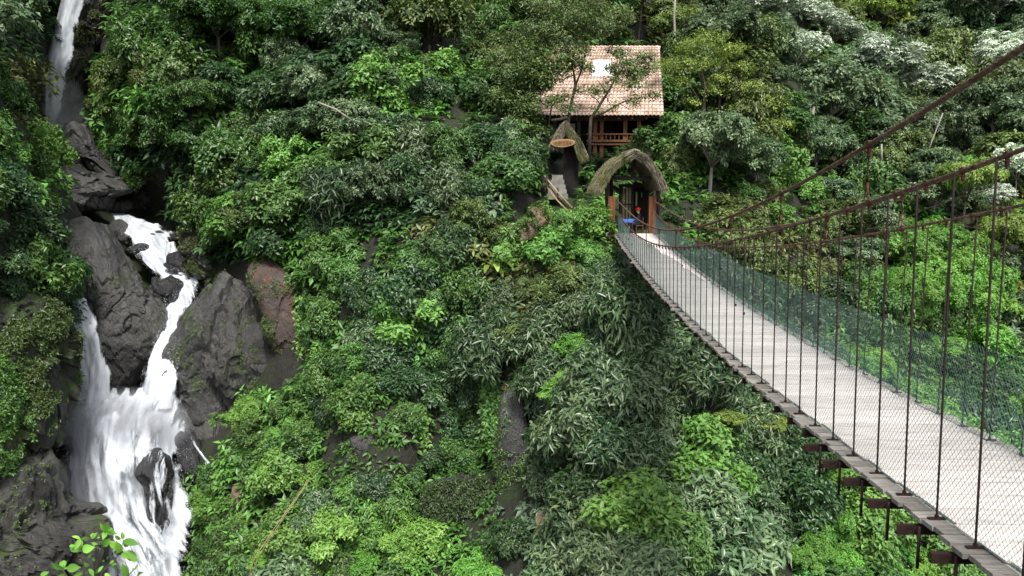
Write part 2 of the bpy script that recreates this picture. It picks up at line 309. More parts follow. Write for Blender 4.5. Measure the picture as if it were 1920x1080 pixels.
def inpoly(px, py, poly):
    px = np.asarray(px, float); py = np.asarray(py, float); r = np.zeros(px.shape, bool); n = len(poly)
    for i in range(n):
        x1, y1 = poly[i]; x2, y2 = poly[(i + 1) % n]
        if y1 == y2: continue
        r ^= ((y1 > py) != (y2 > py)) & (px < (x2 - x1) * (py - y1) / (y2 - y1) + x1)
    return r
BARE = [[(104,-80),(165,-80),(225,0),(212,70),(165,190),(150,245),(190,300),(250,340),(330,362),(352,430),(400,490),(455,490),(500,470),(560,550),(585,680),(545,735),(475,735),(450,840),(352,905),(362,1200),(-80,1200),(-80,850),(60,790),(118,850),(135,700),(152,620),(132,500),(95,430),(100,330),(62,240),(66,150),(78,90)],
        [(1018,222),(1108,222),(1112,300),(1118,290),(1190,275),(1252,340),(1255,440),(1160,520),(1130,470),(1110,400),(1060,400),(1018,350)],
        [(1000,90),(1250,85),(1250,300),(1000,300)],
        [(960,392),(1040,380),(1045,430),(1000,470),(962,465)],
        [(940,740),(980,725),(1000,1000),(955,1000)], [(810,925),(925,915),(930,1100),(820,1100)],
        [(430,905),(490,915),(480,975),(430,950)], [(655,820),(760,830),(755,880),(660,880)], [(640,640),(662,640),(655,720),(640,720)]]
def bare(px, py):
    r = np.zeros(np.shape(px), bool)
    for p in BARE: r |= inpoly(px, py, p)
    return r

# ------------------------------------------------------------------ rocks
def rock(poly, Y, thick, m, name='boulder', amp=.35, res=72, fac=.9, sc=.55, seed=0, label=None, cat='boulder', group=None, tilt=0.):
    pc = np.array(poly, float); c = pc.mean(0)
    # area centroid
    x, y = pc[:, 0], pc[:, 1]; x2, y2 = np.roll(x, -1), np.roll(y, -1); k = x * y2 - x2 * y; a = k.sum() / 2
    if abs(a) > 1: c = np.array([((x + x2) * k).sum(), ((y + y2) * k).sum()]) / (6 * a)
    nt, npi = res * 2, res
    th = np.linspace(0, 2 * math.pi, nt, endpoint=False); rr = np.zeros(nt)
    for i, t in enumerate(th):
        d = np.array([math.cos(t), math.sin(t)]); best = 1
        for j in range(len(pc)):
            p, q = pc[j] - c, pc[(j + 1) % len(pc)] - c; e = q - p; den = d[0] * e[1] - d[1] * e[0]
            if abs(den) < 1e-9: continue
            r = (p[0] * e[1] - p[1] * e[0]) / den; s = (p[0] * d[1] - p[1] * d[0]) / den
            if r > 0 and -1e-6 <= s <= 1 + 1e-6: best = max(best, r)
        rr[i] = best
    for _ in range(2): rr = (np.roll(rr, 1) + 2 * rr + np.roll(rr, -1)) / 4
    C = P(c[0], c[1], Y); ox, oy = C.x, C.z
    vs = [(C.x, C.y - thick, C.z)]; ph = np.linspace(0, math.pi, npi + 1)[1:-1]
    for p_ in ph:
        sf = math.sin(p_) ** .75; cf = math.cos(p_); cf = math.copysign(abs(cf) ** .8, cf)
        for i, t in enumerate(th):
            q = P(c[0] + math.cos(t) * rr[i] * sf, c[1] + math.sin(t) * rr[i] * sf, Y)
            vs.append((q.x, Y - thick * cf + tilt * (q.z - C.z), q.z))
    vs.append((C.x, C.y + thick, C.z)); vs = np.array(vs)
    ctr = np.array(C)
    dirs = vs - ctr; dirs /= np.linalg.norm(dirs, axis=1, keepdims=True) + 1e-9
    out = []
    so_ = Vector((seed * 7.3, seed * 3.1, seed * 1.7))
    for v, d in zip(vs.tolist(), dirs.tolist()):
        p = Vector(v) * sc + so_; p2 = Vector((p.x, p.y, p.z * .7)) + noise.noise_vector(p * .8) * .5
        def facet(q, k_, cr):
            dd, pp = noise.voronoi(q, distance_metric='DISTANCE')
            c_ = pp[0]; tl = noise.noise_vector(Vector(c_) * 7.77)
            return (noise.cell(Vector(c_) * 13.7) - .5) * .9 + (q - Vector(c_)).dot(tl) * 2.2 - max(0, .07 - (dd[1] - dd[0])) * cr
        h = facet(p2 * .8, 0, 3) * .85 + facet(p2 * 2.1 + Vector((5, 1, 2)), 1, 2.5) * .26 + facet(p2 * 5.1, 2, 1.5) * .09
        h += noise.fractal(p * 3, 1, 2, 4) * .1
        out.append(h)
    vs += dirs * (np.array(out) * amp)[:, None]
    n = nt; F_ = []
    tri = [(0, 1 + (i + 1) % n, 1 + i) for i in range(n)]
    L = len(ph); base = 1 + (L - 1) * n; last = len(vs) - 1
    tri += [(last, base + i, base + (i + 1) % n) for i in range(n)]
    r0 = (1 + np.arange(L - 1)[:, None] * n + np.arange(n)[None]).ravel(); r1 = (1 + np.arange(L - 1)[:, None] * n + (np.arange(n)[None] + 1) % n).ravel()
    q = np.concatenate([np.stack([r0, r1, r1 + n], -1), np.stack([r0, r1 + n, r0 + n], -1)])
    f = np.concatenate([np.array(tri), q])
    off = np.array(C); me = npmesh(name, vs - off, f, True)
    me.set_sharp_from_angle(angle=math.radians(24))
    o = link(name, me, None, m); o.location = C
    tag(o, label, cat, group)
    return o
rock([(135,412),(155,404),(178,402),(205,435),(228,480),(255,525),(300,588),(311,620),(300,660),(285,690),(258,728),(225,745),(200,735),(185,690),(170,620),(138,555),(134,490),(130,450)], 54, 2.6, M['rockpale'], amp=.42, res=80, seed=1, label='huge dark grey boulder splitting the two chutes of the cascade')
rock([(92,345),(115,312),(140,303),(180,322),(215,332),(250,352),(246,366),(215,368),(205,398),(170,404),(130,402),(95,410),(84,380)], 70, 2.6, M['rockpale'], amp=.35, seed=2, res=64, label='flat arched grey slab spanning above the stream below the tall waterfall')
rock([(100,425),(115,412),(135,418),(140,470),(138,505),(118,505),(104,470)], 60, 1.4, M['rock'], amp=.2, seed=3, res=40, label='wet grey rock tucked between the big boulder and the left wall')
rock([(288,520),(315,512),(340,528),(344,560),(330,580),(308,584),(295,560)], 57, 1.3, M['wetrock'], amp=.2, seed=4, res=40, label='rounded black wet boulder in the right chute')
rock([(238,465),(262,455),(284,460),(284,472),(262,478),(240,476)], 63, .9, M['wetrock'], amp=.12, seed=5, res=32, label='low wet rock breaking the upper rapids')
rock([(272,440),(300,432),(328,434),(335,452),(310,462),(285,458)], 65, 1.2, M['rock'], amp=.15, seed=6, res=32, label='smooth rock at the right edge of the upper rapids')
rock([(205,385),(225,372),(250,374),(262,392),(240,402),(212,402)], 72, 1.2, M['rock'], amp=.2, seed=7, res=32, label='broken rock under the arched slab at the head of the rapids')
rock([(312,470),(340,466),(362,495),(385,525),(362,530),(330,512),(308,492)], 60, 1.3, M['wetrock'], amp=.3, seed=8, res=40, label='ribbed wet ledge on the right bank of the rapids')
rock([(205,412),(225,408),(245,425),(258,445),(245,462),(225,455),(208,435)], 66, 1.0, M['rock'], amp=.12, seed=9, res=32, label='water-covered hump at the left of the upper rapids')
rock([(252,480),(263,476),(270,484),(262,490)], 61.5, .35, M['wetrock'], amp=.06, seed=10, res=20, label='smallest dark stone in the middle of the rapids')
rock([(283,535),(300,522),(312,560),(300,590),(285,575),(278,550)], 57.5, 1.0, M['rock'], amp=.15, seed=11, res=32, label='narrow rock wedged between the huge boulder and the black boulder')
rock([(318,650),(350,590),(385,548),(428,498),(470,540),(500,620),(500,700),(476,750),(462,800),(455,850),(430,900),(395,860),(350,800),(328,760),(316,700)], 53, 2.6, M['rockpale'], amp=.6, sc=.42, seed=12, res=96, name='rock_face', cat='rock face', label='tall fractured grey rock face on the right of the falls')
rock([(330,420),(380,430),(440,480),(470,470),(480,520),(430,530),(400,545),(370,520),(345,480)], 60, 2.6, M['rock'], amp=.6, seed=13, res=60, name='rock_face', cat='rock face', label='dark overhanging rock above the right bank of the rapids')
rock([(462,495),(500,480),(560,520),(590,590),(600,680),(585,715),(545,700),(510,650),(490,580)], 51, 1.8, M['redrock'], amp=.3, sc=.3, seed=14, res=64, name='rock_face', cat='rock face', label='reddish brown smooth slab under the overhanging leaves')
rock([(535,715),(575,722),(598,750),(590,780),(555,780),(530,750)], 47.5, 1.0, M['rockpale'], amp=.25, seed=15, res=40, label='grey rock peeping out above the bright green mound')
rock([(325,800),(345,795),(375,830),(402,880),(405,905),(380,910),(350,905),(335,850)], 50.5, 1.5, M['wetrock'], amp=.3, seed=16, res=50, label='black wet rock beside the thin side trickle')
rock([(262,870),(290,838),(312,850),(325,890),(318,950),(318,1000),(300,1030),(285,990),(275,930)], 47.2, 1.5, M['wetrock'], amp=.35, seed=17, res=50, label='dark rock showing through the main waterfall')
rock([(-140,500),(60,520),(108,556),(134,610),(140,655),(132,720),(138,760),(128,800),(105,840),(60,790),(30,700),(-140,760)], 44., 3.4, M['mossrock'], amp=.6, sc=.5, seed=18, res=80, name='rock_face', cat='rock face', label='mossy dark rock wall on the left bank of the falls')
rock([(-140,640),(-20,620),(35,660),(55,740),(60,820),(40,900),(-140,920)], 41.5, 2.4, M['mossrock'], amp=.45, seed=19, res=60, name='rock_face', cat='rock face', label='green mossy buttress at the left edge')
rock([(-140,850),(20,840),(70,830),(100,870),(118,940),(150,965),(184,975),(192,1010),(190,1140),(-140,1140)], 42.5, 3.4, M['rock'], amp=.6, sc=.5, seed=20, res=90, name='rock_face', cat='rock face', label='wet dark grey rocks at the bottom left beside the main fall')
rock([(964,425),(978,408),(1000,415),(1005,440),(990,468),(968,466)], 45.5, .75, M['tanrock'], amp=.42, sc=1.3, seed=21, res=40, label='tan boulder in the shrubs left of the bridge gate')
rock([(996,395),(1020,383),(1042,395),(1040,425),(1010,430),(998,415)], 46.5, .8, M['tanrock'], amp=.42, sc=1.3, seed=22, res=40, label='tan boulder below the bamboo stair rail')
rock([(938,730),(975,705),(992,800),(990,900),(1005,1000),(1000,1150),(955,1150),(940,950),(930,840)], 39.2, .9, M['rockpale'], amp=.3, seed=23, res=64, name='rock_face', cat='rock face', label='pale vertical rock strip among the cliff creepers')
rock([(790,900),(860,880),(935,890),(945,1000),(945,1150),(800,1150),(780,1000)], 39.2, .9, M['wetrock'], amp=.5, seed=24, res=60, name='rock_face', cat='rock face', label='shaded dark cliff face at the bottom centre')
rock([(435,908),(465,915),(485,935),(478,968),(448,965),(432,940)], 44.5, .8, M['tanrock'], amp=.2, seed=25, res=40, label='pale rock ledge on the green mound beside the falls')
rock([(650,815),(700,812),(760,828),(768,860),(740,885),(690,880),(655,860)], 41., .7, M['rock'], amp=.25, seed=26, res=44, name='rock_face', cat='rock face', label='brown rock ledge under the vines in the middle of the cliff')
rock([(1000,960),(1040,950),(1065,1010),(1060,1120),(1005,1120)], 34.5, .8, M['tanrock'], amp=.2, seed=27, res=44, name='rock_face', cat='rock face', label='tan rock patch low on the cliff beside the pale strip')
rock([(150,-90),(230,-60),(225,30),(205,100),(170,180),(150,250),(128,270),(112,230),(122,170),(140,70),(150,0)], 90, 3.0, M['rock'], amp=.9, sc=.35, seed=28, res=70, name='rock_face', cat='rock face', label='dark cliff right of the tall waterfall')
rock([(60,-90),(118,-90),(112,0),(100,60),(88,110),(80,170),(62,220),(50,120)], 89, 3., M['rock'], amp=.8, sc=.35, seed=29, res=50, name='rock_face', cat='rock face', label='dark cliff left of the tall waterfall')
rock([(128,235),(150,225),(170,255),(195,300),(245,345),(230,352),(180,335),(140,310),(112,300),(110,265)], 76, 2.0, M['rockpale'], amp=.45, seed=30, res=50, name='rock_face', cat='rock face', label='ribbed grey ridge between the tall waterfall and the arched slab')
rock([(452,560),(500,600),(545,700),(592,722),(596,765),(560,790),(505,790),(480,880),(448,880),(440,760)], 51.5, 1.6, M['rock'], amp=.7, sc=.5, seed=41, res=64, name='rock_face', cat='rock face', label='broken angular dark rock between the grey face and the green mound')
rock([(395,590),(455,560),(500,640),(505,740),(450,770),(400,700)], 52.6, 2.6, M['rock'], amp=.7, sc=.5, seed=42, res=56, name='rock_face', cat='rock face', label='dark fissured rock on top of the grey face beside the reddish slab')
rock([(640,640),(665,632),(668,700),(655,735),(640,720)], 47, .6, M['redrock'], amp=.15, seed=31, res=36, name='rock_face', cat='rock face', label='narrow brown rock pillar left of the bright cliff shrubs')
rock([(240,340),(330,350),(380,400),(390,450),(350,430),(300,420),(262,385)], 74, 2.2, M['wetrock'], amp=.7, seed=32, res=50, name='rock_face', cat='rock face', label='black grotto wall behind the head of the rapids')

# ------------------------------------------------------------------ water
def water(rows, m, name, label, bulge=.5, nz=24, rough=.25, seed=0, top=3, bot=3):
    # rows: (xl, yl, xr, yr, Y) along the flow
    R_ = np.array(rows, float); k = len(R_); t = np.linspace(0, k - 1, (k - 1) * 14 + 1); i = np.clip(t.astype(int), 0, k - 2); fr = (t - i)[:, None]
    fr = fr; r = R_[i] * (1 - fr) + R_[i + 1] * fr
    for _ in range(3): r[1:-1] = (r[:-2] + 2 * r[1:-1] + r[2:]) / 4
    vs, uv, ed = [], [], []; L = 0; prev = None
    for a in r:
        pl, pr = P(a[0], a[1], a[4]), P(a[2], a[3], a[4]); mid = (pl + pr) / 2; wdt = (pr - pl).length
        if prev is not None: L += (mid - prev).length
        prev = mid
        for j in range(nz + 1):
            s = j / nz; p = pl.lerp(pr, s); e = abs(2 * s - 1)
            b = (1 - e ** 2) * bulge - .25 * bulge
            q = Vector((s * wdt * 1.3, L * .28, seed * 5.))
            h = noise.fractal(q, 1, 2, 4) * rough + noise.fractal(q * Vector((2.5, .8, 1)).x, 1, 2, 3) * rough * .3
            vs.append((p.x + h * .3, p.y - b - h * (1 - e ** 3), p.z + h * .1)); uv.append((s * wdt * .5, L * .5)); ed.append(max(0, (e - .35) / .65) ** 1.3 * 1.5)
    n = nz + 1; m_ = len(r); ix = np.arange(m_ * n).reshape(m_, n)
    f = np.stack([ix[:-1, :-1], ix[1:, :-1], ix[1:, 1:], ix[:-1, 1:]], -1).reshape(-1, 4)
    ed = np.array(ed).reshape(m_, n); 
    for q_ in range(min(top, m_)):
        ed[q_] = np.maximum(ed[q_], 1.9 * (1 - q_ / top) ** .8 * (.75 + .25 * np.sin(np.arange(n) * .9 + seed)))
    for q_ in range(min(bot, m_)): ed[-1 - q_] = np.maximum(ed[-1 - q_], 2.4 * (1 - q_ / bot)); ed = ed.ravel()
    o = link(name, npmesh(name, vs, f, True, {'edge': ed}, uv), None, m); tag(o, label, kind='structure'); return o
water([(120,-90,174,-90,84),(110,0,158,0,84),(97,60,149,60,84),(80,120,139,120,83.5),(72,170,124,170,83.5),(68,235,110,240,83),(60,275,98,278,82)], M['softwater'], 'waterfall', 'tall far waterfall dropping between the cliffs', .8)
water([(203,396,232,398,72),(208,408,262,408,69),(215,424,300,420,66.5),(235,448,330,436,64),(250,475,318,462,62.5),(275,500,330,495,60.5),(292,520,372,512,59),(300,540,375,530,57.8),(308,565,368,562,56.8),(303,600,352,598,54.5),(293,635,342,635,53),(276,670,334,672,52.2),(262,710,334,712,51.1),(250,765,336,768,50.5)], M['water'], 'river_water', 'white rapids running round the black boulder into the right chute', .35, rough=.3, bot=26)
water([(300,452,338,446,63),(300,475,345,470,62),(315,500,362,500,60),(330,515,372,514,59)], M['thinwater'], 'river_water', 'thin water sliding over the ribbed wet ledge', .5, rough=.2)
water([(128,556,164,556,51.6),(130,590,180,590,51.2),(132,630,192,630,50.8),(134,670,203,670,50.5),(134,710,214,705,50.3),(130,785,232,780,50.2)], M['water'], 'waterfall', 'left chute of the cascade beside the mossy wall', .4, rough=.25, bot=26)
MF = [(134,722,342,722,51.2),(124,742,345,742,51.0),(114,768,348,768,50.7),(108,800,352,795,50.2),(104,840,360,840,49.6),(104,880,366,880,49),(108,920,368,925,48.4),(118,960,368,965,47.8),(140,1000,364,1005,47.2),(160,1050,360,1050,46.5),(170,1110,358,1110,45.8),(170,1200,360,1200,45)]
water(MF, M['softwater'], 'waterfall', 'broad main fall plunging down the gorge', 1.0, nz=60, rough=.38, top=22)
water([(a+6,b,c-6,d,e-.9) for a,b,c,d,e in MF[1:]], M['veil'], 'waterfall', 'loose veil of spray in front of the main fall', 1.4, nz=60, rough=.6, seed=4, top=16)
water([(a-8,b,c+10,d,e-.3) for a,b,c,d,e in MF], M['veil'], 'waterfall', 'ragged outer spray around the main fall', 1.0, nz=60, rough=.7, seed=9, top=16)
water([(268,835,322,835,46.2),(258,870,334,870,45.6),(262,930,336,930,45.5),(272,990,334,990,45.3),(280,1050,330,1050,45.2)], M['thinveil'], 'waterfall', 'thin strands of water over the dark rock in the main fall', .5, rough=.3)
water([(342,797,350,793,49.0),(351,812,360,806,48.9),(364,838,371,833,48.7),(381,861,388,857,48.5),(396,885,409,878,48.2),(400,905,428,898,48)], M['veil'], 'waterfall', 'thin side trickle right of the main fall', .12, nz=10, rough=.05)
water([(118,496,136,496,57),(122,508,139,508,56.5),(124,524,140,524,56)], M['water'], 'river_water', 'small white pool edge left of the huge boulder', .2, nz=10, rough=.08)
water([(50,775,55,775,40.5),(46,805,54,805,40.3),(43,835,50,835,40.1),(40,860,46,860,39.9)], M['faint'], 'waterfall', 'faint trickle down the mossy buttress', .1, nz=10, rough=.05)

# ------------------------------------------------------------------ foliage meshes
def norm(a): return a / (np.linalg.norm(a, axis=-1, keepdims=True) + 1e-9)
def leafgeo(pos, d, up, ln, ratio, fold=.25, droop=.15):
    s = norm(np.cross(d, up)); nn = norm(np.cross(s, d)); L = ln[:, None]; w = (L * ratio * .5)
    mid = pos + d * L * .45 - nn * L * 0
    tip = pos + d * L - nn * L * droop
    v = np.stack([pos, mid + s * w + nn * w * fold, tip, mid - s * w + nn * w * fold], 1).reshape(-1, 3)
    b = (np.arange(len(pos)) * 4)[:, None]
    f = np.concatenate([b + [[0, 1, 2]], b + [[0, 2, 3]]], 1).reshape(-1, 3)
    return v, f
def rosette(cp_, ax, n, ln, ratio, e0, e1, droop, rs, spread=.15, ldroop=.15, fold=.25, jit=.3):
    K = len(cp_); t1 = norm(np.cross(ax, rs.normal(size=(K, 3)))); t2 = np.cross(ax, t1)
    ph = (np.arange(n) / n * 2 * math.pi)[None] + rs.uniform(-.5, .5, (K, n)); e = rs.uniform(e0, e1, (K, n))
    d = ax[:, None] * np.cos(e)[..., None] + (t1[:, None] * np.cos(ph)[..., None] + t2[:, None] * np.sin(ph)[..., None]) * np.sin(e)[..., None]
    d[..., 2] -= droop * rs.uniform(.4, 1.4, (K, n)); d = norm(d)
    L = ln * rs.uniform(.65, 1.25, (K, n)); pos = cp_[:, None] + d * L[..., None] * .1 + rs.normal(size=(K, n, 3)) * ln * spread
    up = norm(ax[:, None] + rs.normal(size=(K, n, 3)) * jit + np.array([0, 0, .5]))
    return pos.reshape(-1, 3), d.reshape(-1, 3), up.reshape(-1, 3), L.ravel()
def crown(name, seed, nl=18, ncl=36, nlf=13, ln=.1, ratio=.45, flat=.75, R=1., e0=.9, e1=1.7, droop=.25, lobe=(.17, .4), cz=.55, ldroop=.15, layered=False, spread=.9, fold=.25, up=.5):
    rs = np.random.RandomState(seed); lobes = []
    for i in range(nl):
        a = rs.uniform(0, 2 * math.pi); r = math.sqrt(rs.uniform(0, 1)) * .95; r *= (.75 + .35 * math.sin(a * 2 + seed) * math.sin(a * 3 + seed * .7))
        if layered: z = cz + rs.choice([-.35, -.1, .12, .32]) * flat * 1.4 * (1 - r * .5)
        else: z = cz + (rs.uniform(-.55, .75)) * flat * math.sqrt(max(.05, 1 - r * r))
        lobes.append((r * math.cos(a), r * math.sin(a), z, rs.uniform(*lobe)))
    cs, axs, tn = [], [], []
    for x, y, z, r in lobes:
        d = norm(rs.normal(size=(ncl, 3)) + np.array([x * .8, y * .8, .55])); fl = .45 if layered else .85
        p = np.array([x, y, z]) + d * r * rs.uniform(.55, 1.08, (ncl, 1)) * np.array([1, 1, fl])
        cs.append(p); axs.append(norm(d * .6 + np.array([0, 0, up]) + rs.normal(size=(ncl, 3)) * .2)); tn.append(np.clip(rs.uniform(.2, .7) + rs.normal(size=ncl) * .13, 0, 1))
    cs = np.concatenate(cs); axs = np.concatenate(axs); tn = np.concatenate(tn)
    pos, d, up_, L = rosette(cs, axs, nlf, ln, ratio, e0, e1, droop, rs, spread=spread)
    v, f = leafgeo(pos, d, up_, L, ratio, fold, ldroop)
    tone = np.clip(np.repeat(tn, nlf) + rs.normal(size=len(pos)) * .16, 0, 1); tone[rs.uniform(size=len(pos)) < .03] = 1
    return npmesh(name, v, f, False, {'tone': np.repeat(tone, 4)}), lobes
def trunkmesh(name, lobes, seed, r0=.06, cz=.55, fork=.35):
    rs = np.random.RandomState(seed); mb = MB(); top = Vector((rs.uniform(-.08, .08), rs.uniform(-.08, .08), cz * fork)); 
    mb.tube([(0, 0, -.35), (top.x * .4, top.y * .7, top.z * .5), top], [r0, r0 * .85, r0 * .7], 6)
    for i, (x, y, z, r) in enumerate(lobes[:9]):
        e = Vector((x, y, z)); m1 = top.lerp(e, .5) + Vector((rs.uniform(-.08, .08), rs.uniform(-.08, .08), .05))
        mb.tube([top + Vector((0, 0, -.03)), m1, e, e + Vector((x * .2, y * .2, r * .5))], [r0 * .5, r0 * .33, r0 * .16, r0 * .05], 4)
    return mb.mesh(name, True)
SPEC = {}
def species(key, name, cat, n, m, tr0=.05, fork=.35, **k):
    k['ln'] = k['ln'] * 1.27; k['nlf'] = int(k['nlf'] * 1.2); k['spread'] = k.get('spread', .45); k['ncl'] = int(k.get('ncl', 36) * .8)
    L = []
    for i in range(n):
        sd_ = hash(key) % 1000 if 0 else sum(map(ord, key)) * 7 + i * 31
        cm, lb = crown('crown', sd_, **k); cm.materials.append(m)
        tm = trunkmesh('trunk', lb, sd_, tr0, k.get('cz', .55), fork); tm.materials.append(M['bark']); L.append((cm, tm))
    SPEC[key] = (name, cat, L)
species('bright', 'broadleaf_shrub', 'shrub', 3, M['bright'], ln=.105, ratio=.5, nlf=12)
species('mid', 'broadleaf_shrub', 'shrub', 4, M['mid'], ln=.11, ratio=.45, nlf=12)
species('dark', 'evergreen_shrub', 'shrub', 3, M['dark'], ln=.11, ratio=.42, nlf=12)
species('lance', 'drooping_shrub', 'shrub', 3, M['lance'], ln=.19, ratio=.25, nlf=10, ncl=30, e0=.8, e1=1.9, droop=.45, ldroop=.25)
species('silver', 'drooping_shrub', 'shrub', 2, M['silver'], ln=.15, ratio=.3, nlf=11, ncl=32, droop=.35)
species('grey', 'small_leaved_tree', 'tree', 3, M['grey'], ln=.07, ratio=.5, nlf=14, nl=24, cz=1.15, flat=.7, layered=True, fork=.5)
species('fine', 'small_leaved_shrub', 'shrub', 2, M['vivid'], ln=.06, ratio=.5, nlf=20, nl=24)
species('olive', 'olive_leaved_tree', 'tree', 2, M['olive'], ln=.08, ratio=.45, nlf=15, nl=22, cz=.9)
species('yellow', 'umbrella_tree', 'tree', 2, M['yellow'], ln=.06, ratio=.45, nlf=18, nl=26, cz=1.6, flat=.5, layered=True, fork=.6, tr0=.04)
species('white', 'palmate_tree', 'tree', 3, M['white'], ln=.085, ratio=.36, nlf=9, nl=24, ncl=34, cz=1.2, flat=.55, e0=1.3, e1=1.75, droop=.12, spread=.06, up=1.3, tr0=.035, fork=.5, lobe=(.2, .4))
for _k in ('white', 'grey'):
    for _i in (0, 1): SPEC[_k][2][_i][1].materials.clear(); SPEC[_k][2][_i][1].materials.append(M['palebark'])
species('layer', 'spreading_tree', 'tree', 2, M['mid'], ln=.07, ratio=.42, nlf=16, nl=24, cz=1.3, flat=.6, layered=True, fork=.5, tr0=.045)
species('mound', 'leafy_mound', 'shrub', 2, M['bright'], ln=.06, ratio=.5, nlf=18, nl=22, cz=.3, flat=.5)
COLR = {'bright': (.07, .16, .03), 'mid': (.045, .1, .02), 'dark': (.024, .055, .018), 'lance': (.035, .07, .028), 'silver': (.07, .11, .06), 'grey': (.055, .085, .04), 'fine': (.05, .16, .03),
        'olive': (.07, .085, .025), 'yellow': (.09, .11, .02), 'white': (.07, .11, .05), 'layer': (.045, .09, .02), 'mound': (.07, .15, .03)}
def put(key, px, py, Rm, label=None, group=None, Y=None, i=None, up=None, rot=None, cat=None):
    name, c, L = SPEC[key]; cm, tm = L[random.randrange(len(L)) if i is None else i]
    if Y is None: b = Vector(surf(float(px), float(py)).tolist()); n = Vector(surfn(float(px), float(py)).tolist())
    else: b = P(px, py, Y); n = Vector((0, -.3, 1))
    u = ((n * .55 + Vector((0, 0, 1))).normalized() if up is None else Vector(up).normalized())
    if c == 'tree' and up is None: u = (n * .12 + Vector((0, 0, 1))).normalized()
    o = empty(name, b); o.rotation_mode = 'QUATERNION'
    o.rotation_quaternion = u.to_track_quat('Z', 'Y') @ Quaternion((0, 0, 1), random.uniform(0, 6.28) if rot is None else rot)
    o.scale = (Rm * random.uniform(.8, 1.25), Rm * random.uniform(.8, 1.25), Rm * random.uniform(.8, 1.3))
    tag(o, label, cat or c, group)
    link('trunk', tm, o); link('crown', cm, o)
    return o
# zones: centre, species mix, crown radius in metres, where it grows
ZN = [(30,40,'dark grey olive',2.6,'left of the tall far waterfall'),(40,180,'olive grey mid',1.8,'on the left bank opposite the dark cliff'),
 (50,300,'bright mid',1.5,'leaning out over the arched slab'),(70,470,'dark mid',1.3,'on the shaded left bank beside the huge boulder'),(30,600,'dark',.8,'on the mossy left wall'),
 (15,690,'bright mound',.8,'at the left edge on the mossy buttress'),(90,740,'dark mound',.6,'low on the mossy left wall'),
 (260,70,'mid dark grey',2.4,'on the clifftop right of the tall waterfall'),(240,190,'bright olive dark',1.8,'on the cliff above the black grotto'),(310,280,'dark mid',1.6,'overhanging the black grotto'),
 (450,40,'layer grey mid',2.5,'at the top of the slope above the grotto'),(420,180,'mid dark layer',2.,'on the slope above the rapids'),(450,330,'dark mid',1.6,'overhanging the rapids'),
 (600,60,'layer olive grey',2.5,'high on the slope left of the house'),(740,50,'grey layer bright',2.5,'high in the middle of the slope'),(900,60,'layer olive mid',2.5,'high behind the house tree'),
 (600,200,'dark mid grey',2.,'in the middle of the upper slope'),(760,220,'bright mid dark',1.9,'in the middle of the wooded slope'),(920,200,'layer olive mid',1.9,'left of the tiled roof'),
 (580,380,'bright olive dark',1.5,'on the ledge above the reddish slab'),(700,380,'dark mid lance',1.5,'in the dark hollow of the slope'),(860,350,'silver mid dark',1.5,'left of the thatched kiosk'),
 (700,500,'mid lance bright',1.3,'above the middle of the cliff'),(860,480,'olive silver dark',1.3,'left of the tan boulders'),(990,330,'mid dark silver',1.2,'beside the thatched kiosk'),
 (1080,430,'bright bright fine',1.2,'beside the concrete abutment of the bridge'),(1010,540,'olive silver bright',1.2,'on the slope below the tan boulders'),
 (620,620,'mid bright',1.1,'above the bright green mound'),(750,620,'bright silver dark',1.4,'on the middle of the cliff'),(860,640,'dark mid',1.1,'among the creepers on the cliff'),(730,760,'mid dark',1.2,'on the lower middle of the cliff'),
 (1130,600,'silver lance',1.4,'on the slope left below the bridge deck'),(1280,600,'dark lance',1.2,'in the shade under the bridge'),(1050,720,'silver lance fine',1.3,'above the pale rock strip'),
 (1200,760,'lance lance silver',1.5,'with red flowers below the bridge'),(1350,800,'lance dark bright',1.4,'below the middle of the bridge'),(1470,800,'olive lance dark',1.3,'with yellow leaves right below the deck edge'),
 (1120,920,'silver lance dark',1.4,'low on the slope right of the pale rock strip'),(1250,1010,'silver silver bright',1.5,'at the bottom centre of the slope'),(1400,950,'lance dark',1.4,'at the bottom of the slope under the bridge'),
 (1620,1000,'fine bright mid',1.5,'at the foot of the slope below the crossbeams'),(1750,950,'fine bright',1.8,'below the near end of the deck'),
 (500,840,'bright mound mid',1.,'on the bright green mound beside the falls'),(400,1010,'mound mid',.8,'on the mossy knoll at the edge of the main fall'),(600,960,'mid bright silver',1.2,'at the foot of the cliff right of the knoll'),
 (690,1030,'bright mid fine',1.1,'at the bottom beside the dry stalk'),(800,850,'mid dark bright',1.,'on the lower cliff left of the pale rock strip'),
 (1290,380,'bright bright mid',1.6,'right of the bridge gate'),(1330,300,'mid grey',2.,'behind the bridge gate'),(1260,250,'mid olive',1.8,'right of the house balcony'),
 (1350,150,'olive yellow',2.6,'right of the tiled roof'),(1440,240,'grey olive mid',2.4,'on the far slope right of the umbrella tree'),(1430,60,'silver white grey',2.8,'high above the umbrella tree'),
 (1590,60,'yellow olive dark',3.,'high on the far slope'),(1560,200,'grey silver white',2.8,'in the middle of the far slope'),(1680,170,'white grey olive',3.,'under the upper cable on the far slope'),
 (1800,60,'white grey dark',3.4,'high at the right of the far slope'),(1870,230,'white grey olive',3.,'at the right edge above the cables'),(1500,340,'mid grey bright',2.,'behind the upper cable'),
 (1640,330,'grey mid olive',2.3,'behind the crossing cables'),(1780,330,'grey dark grey',2.5,'behind the near hanger rods'),(1400,420,'olive bright mid',1.5,'just beyond the low point of the cables'),
 (1560,470,'olive dark grey',1.8,'beyond the green mesh'),(1740,530,'fine fine bright',2.,'beyond the near hanger rods'),(1870,490,'yellow olive fine',2.,'at the right edge beyond the rods'),(1890,640,'silver grey fine',1.8,'at the right edge above the mesh'),
 (1680,640,'mid dark fine',1.6,'behind the wire mesh'),(1900,800,'mid dark',1.8,'below the right end of the far mesh')]
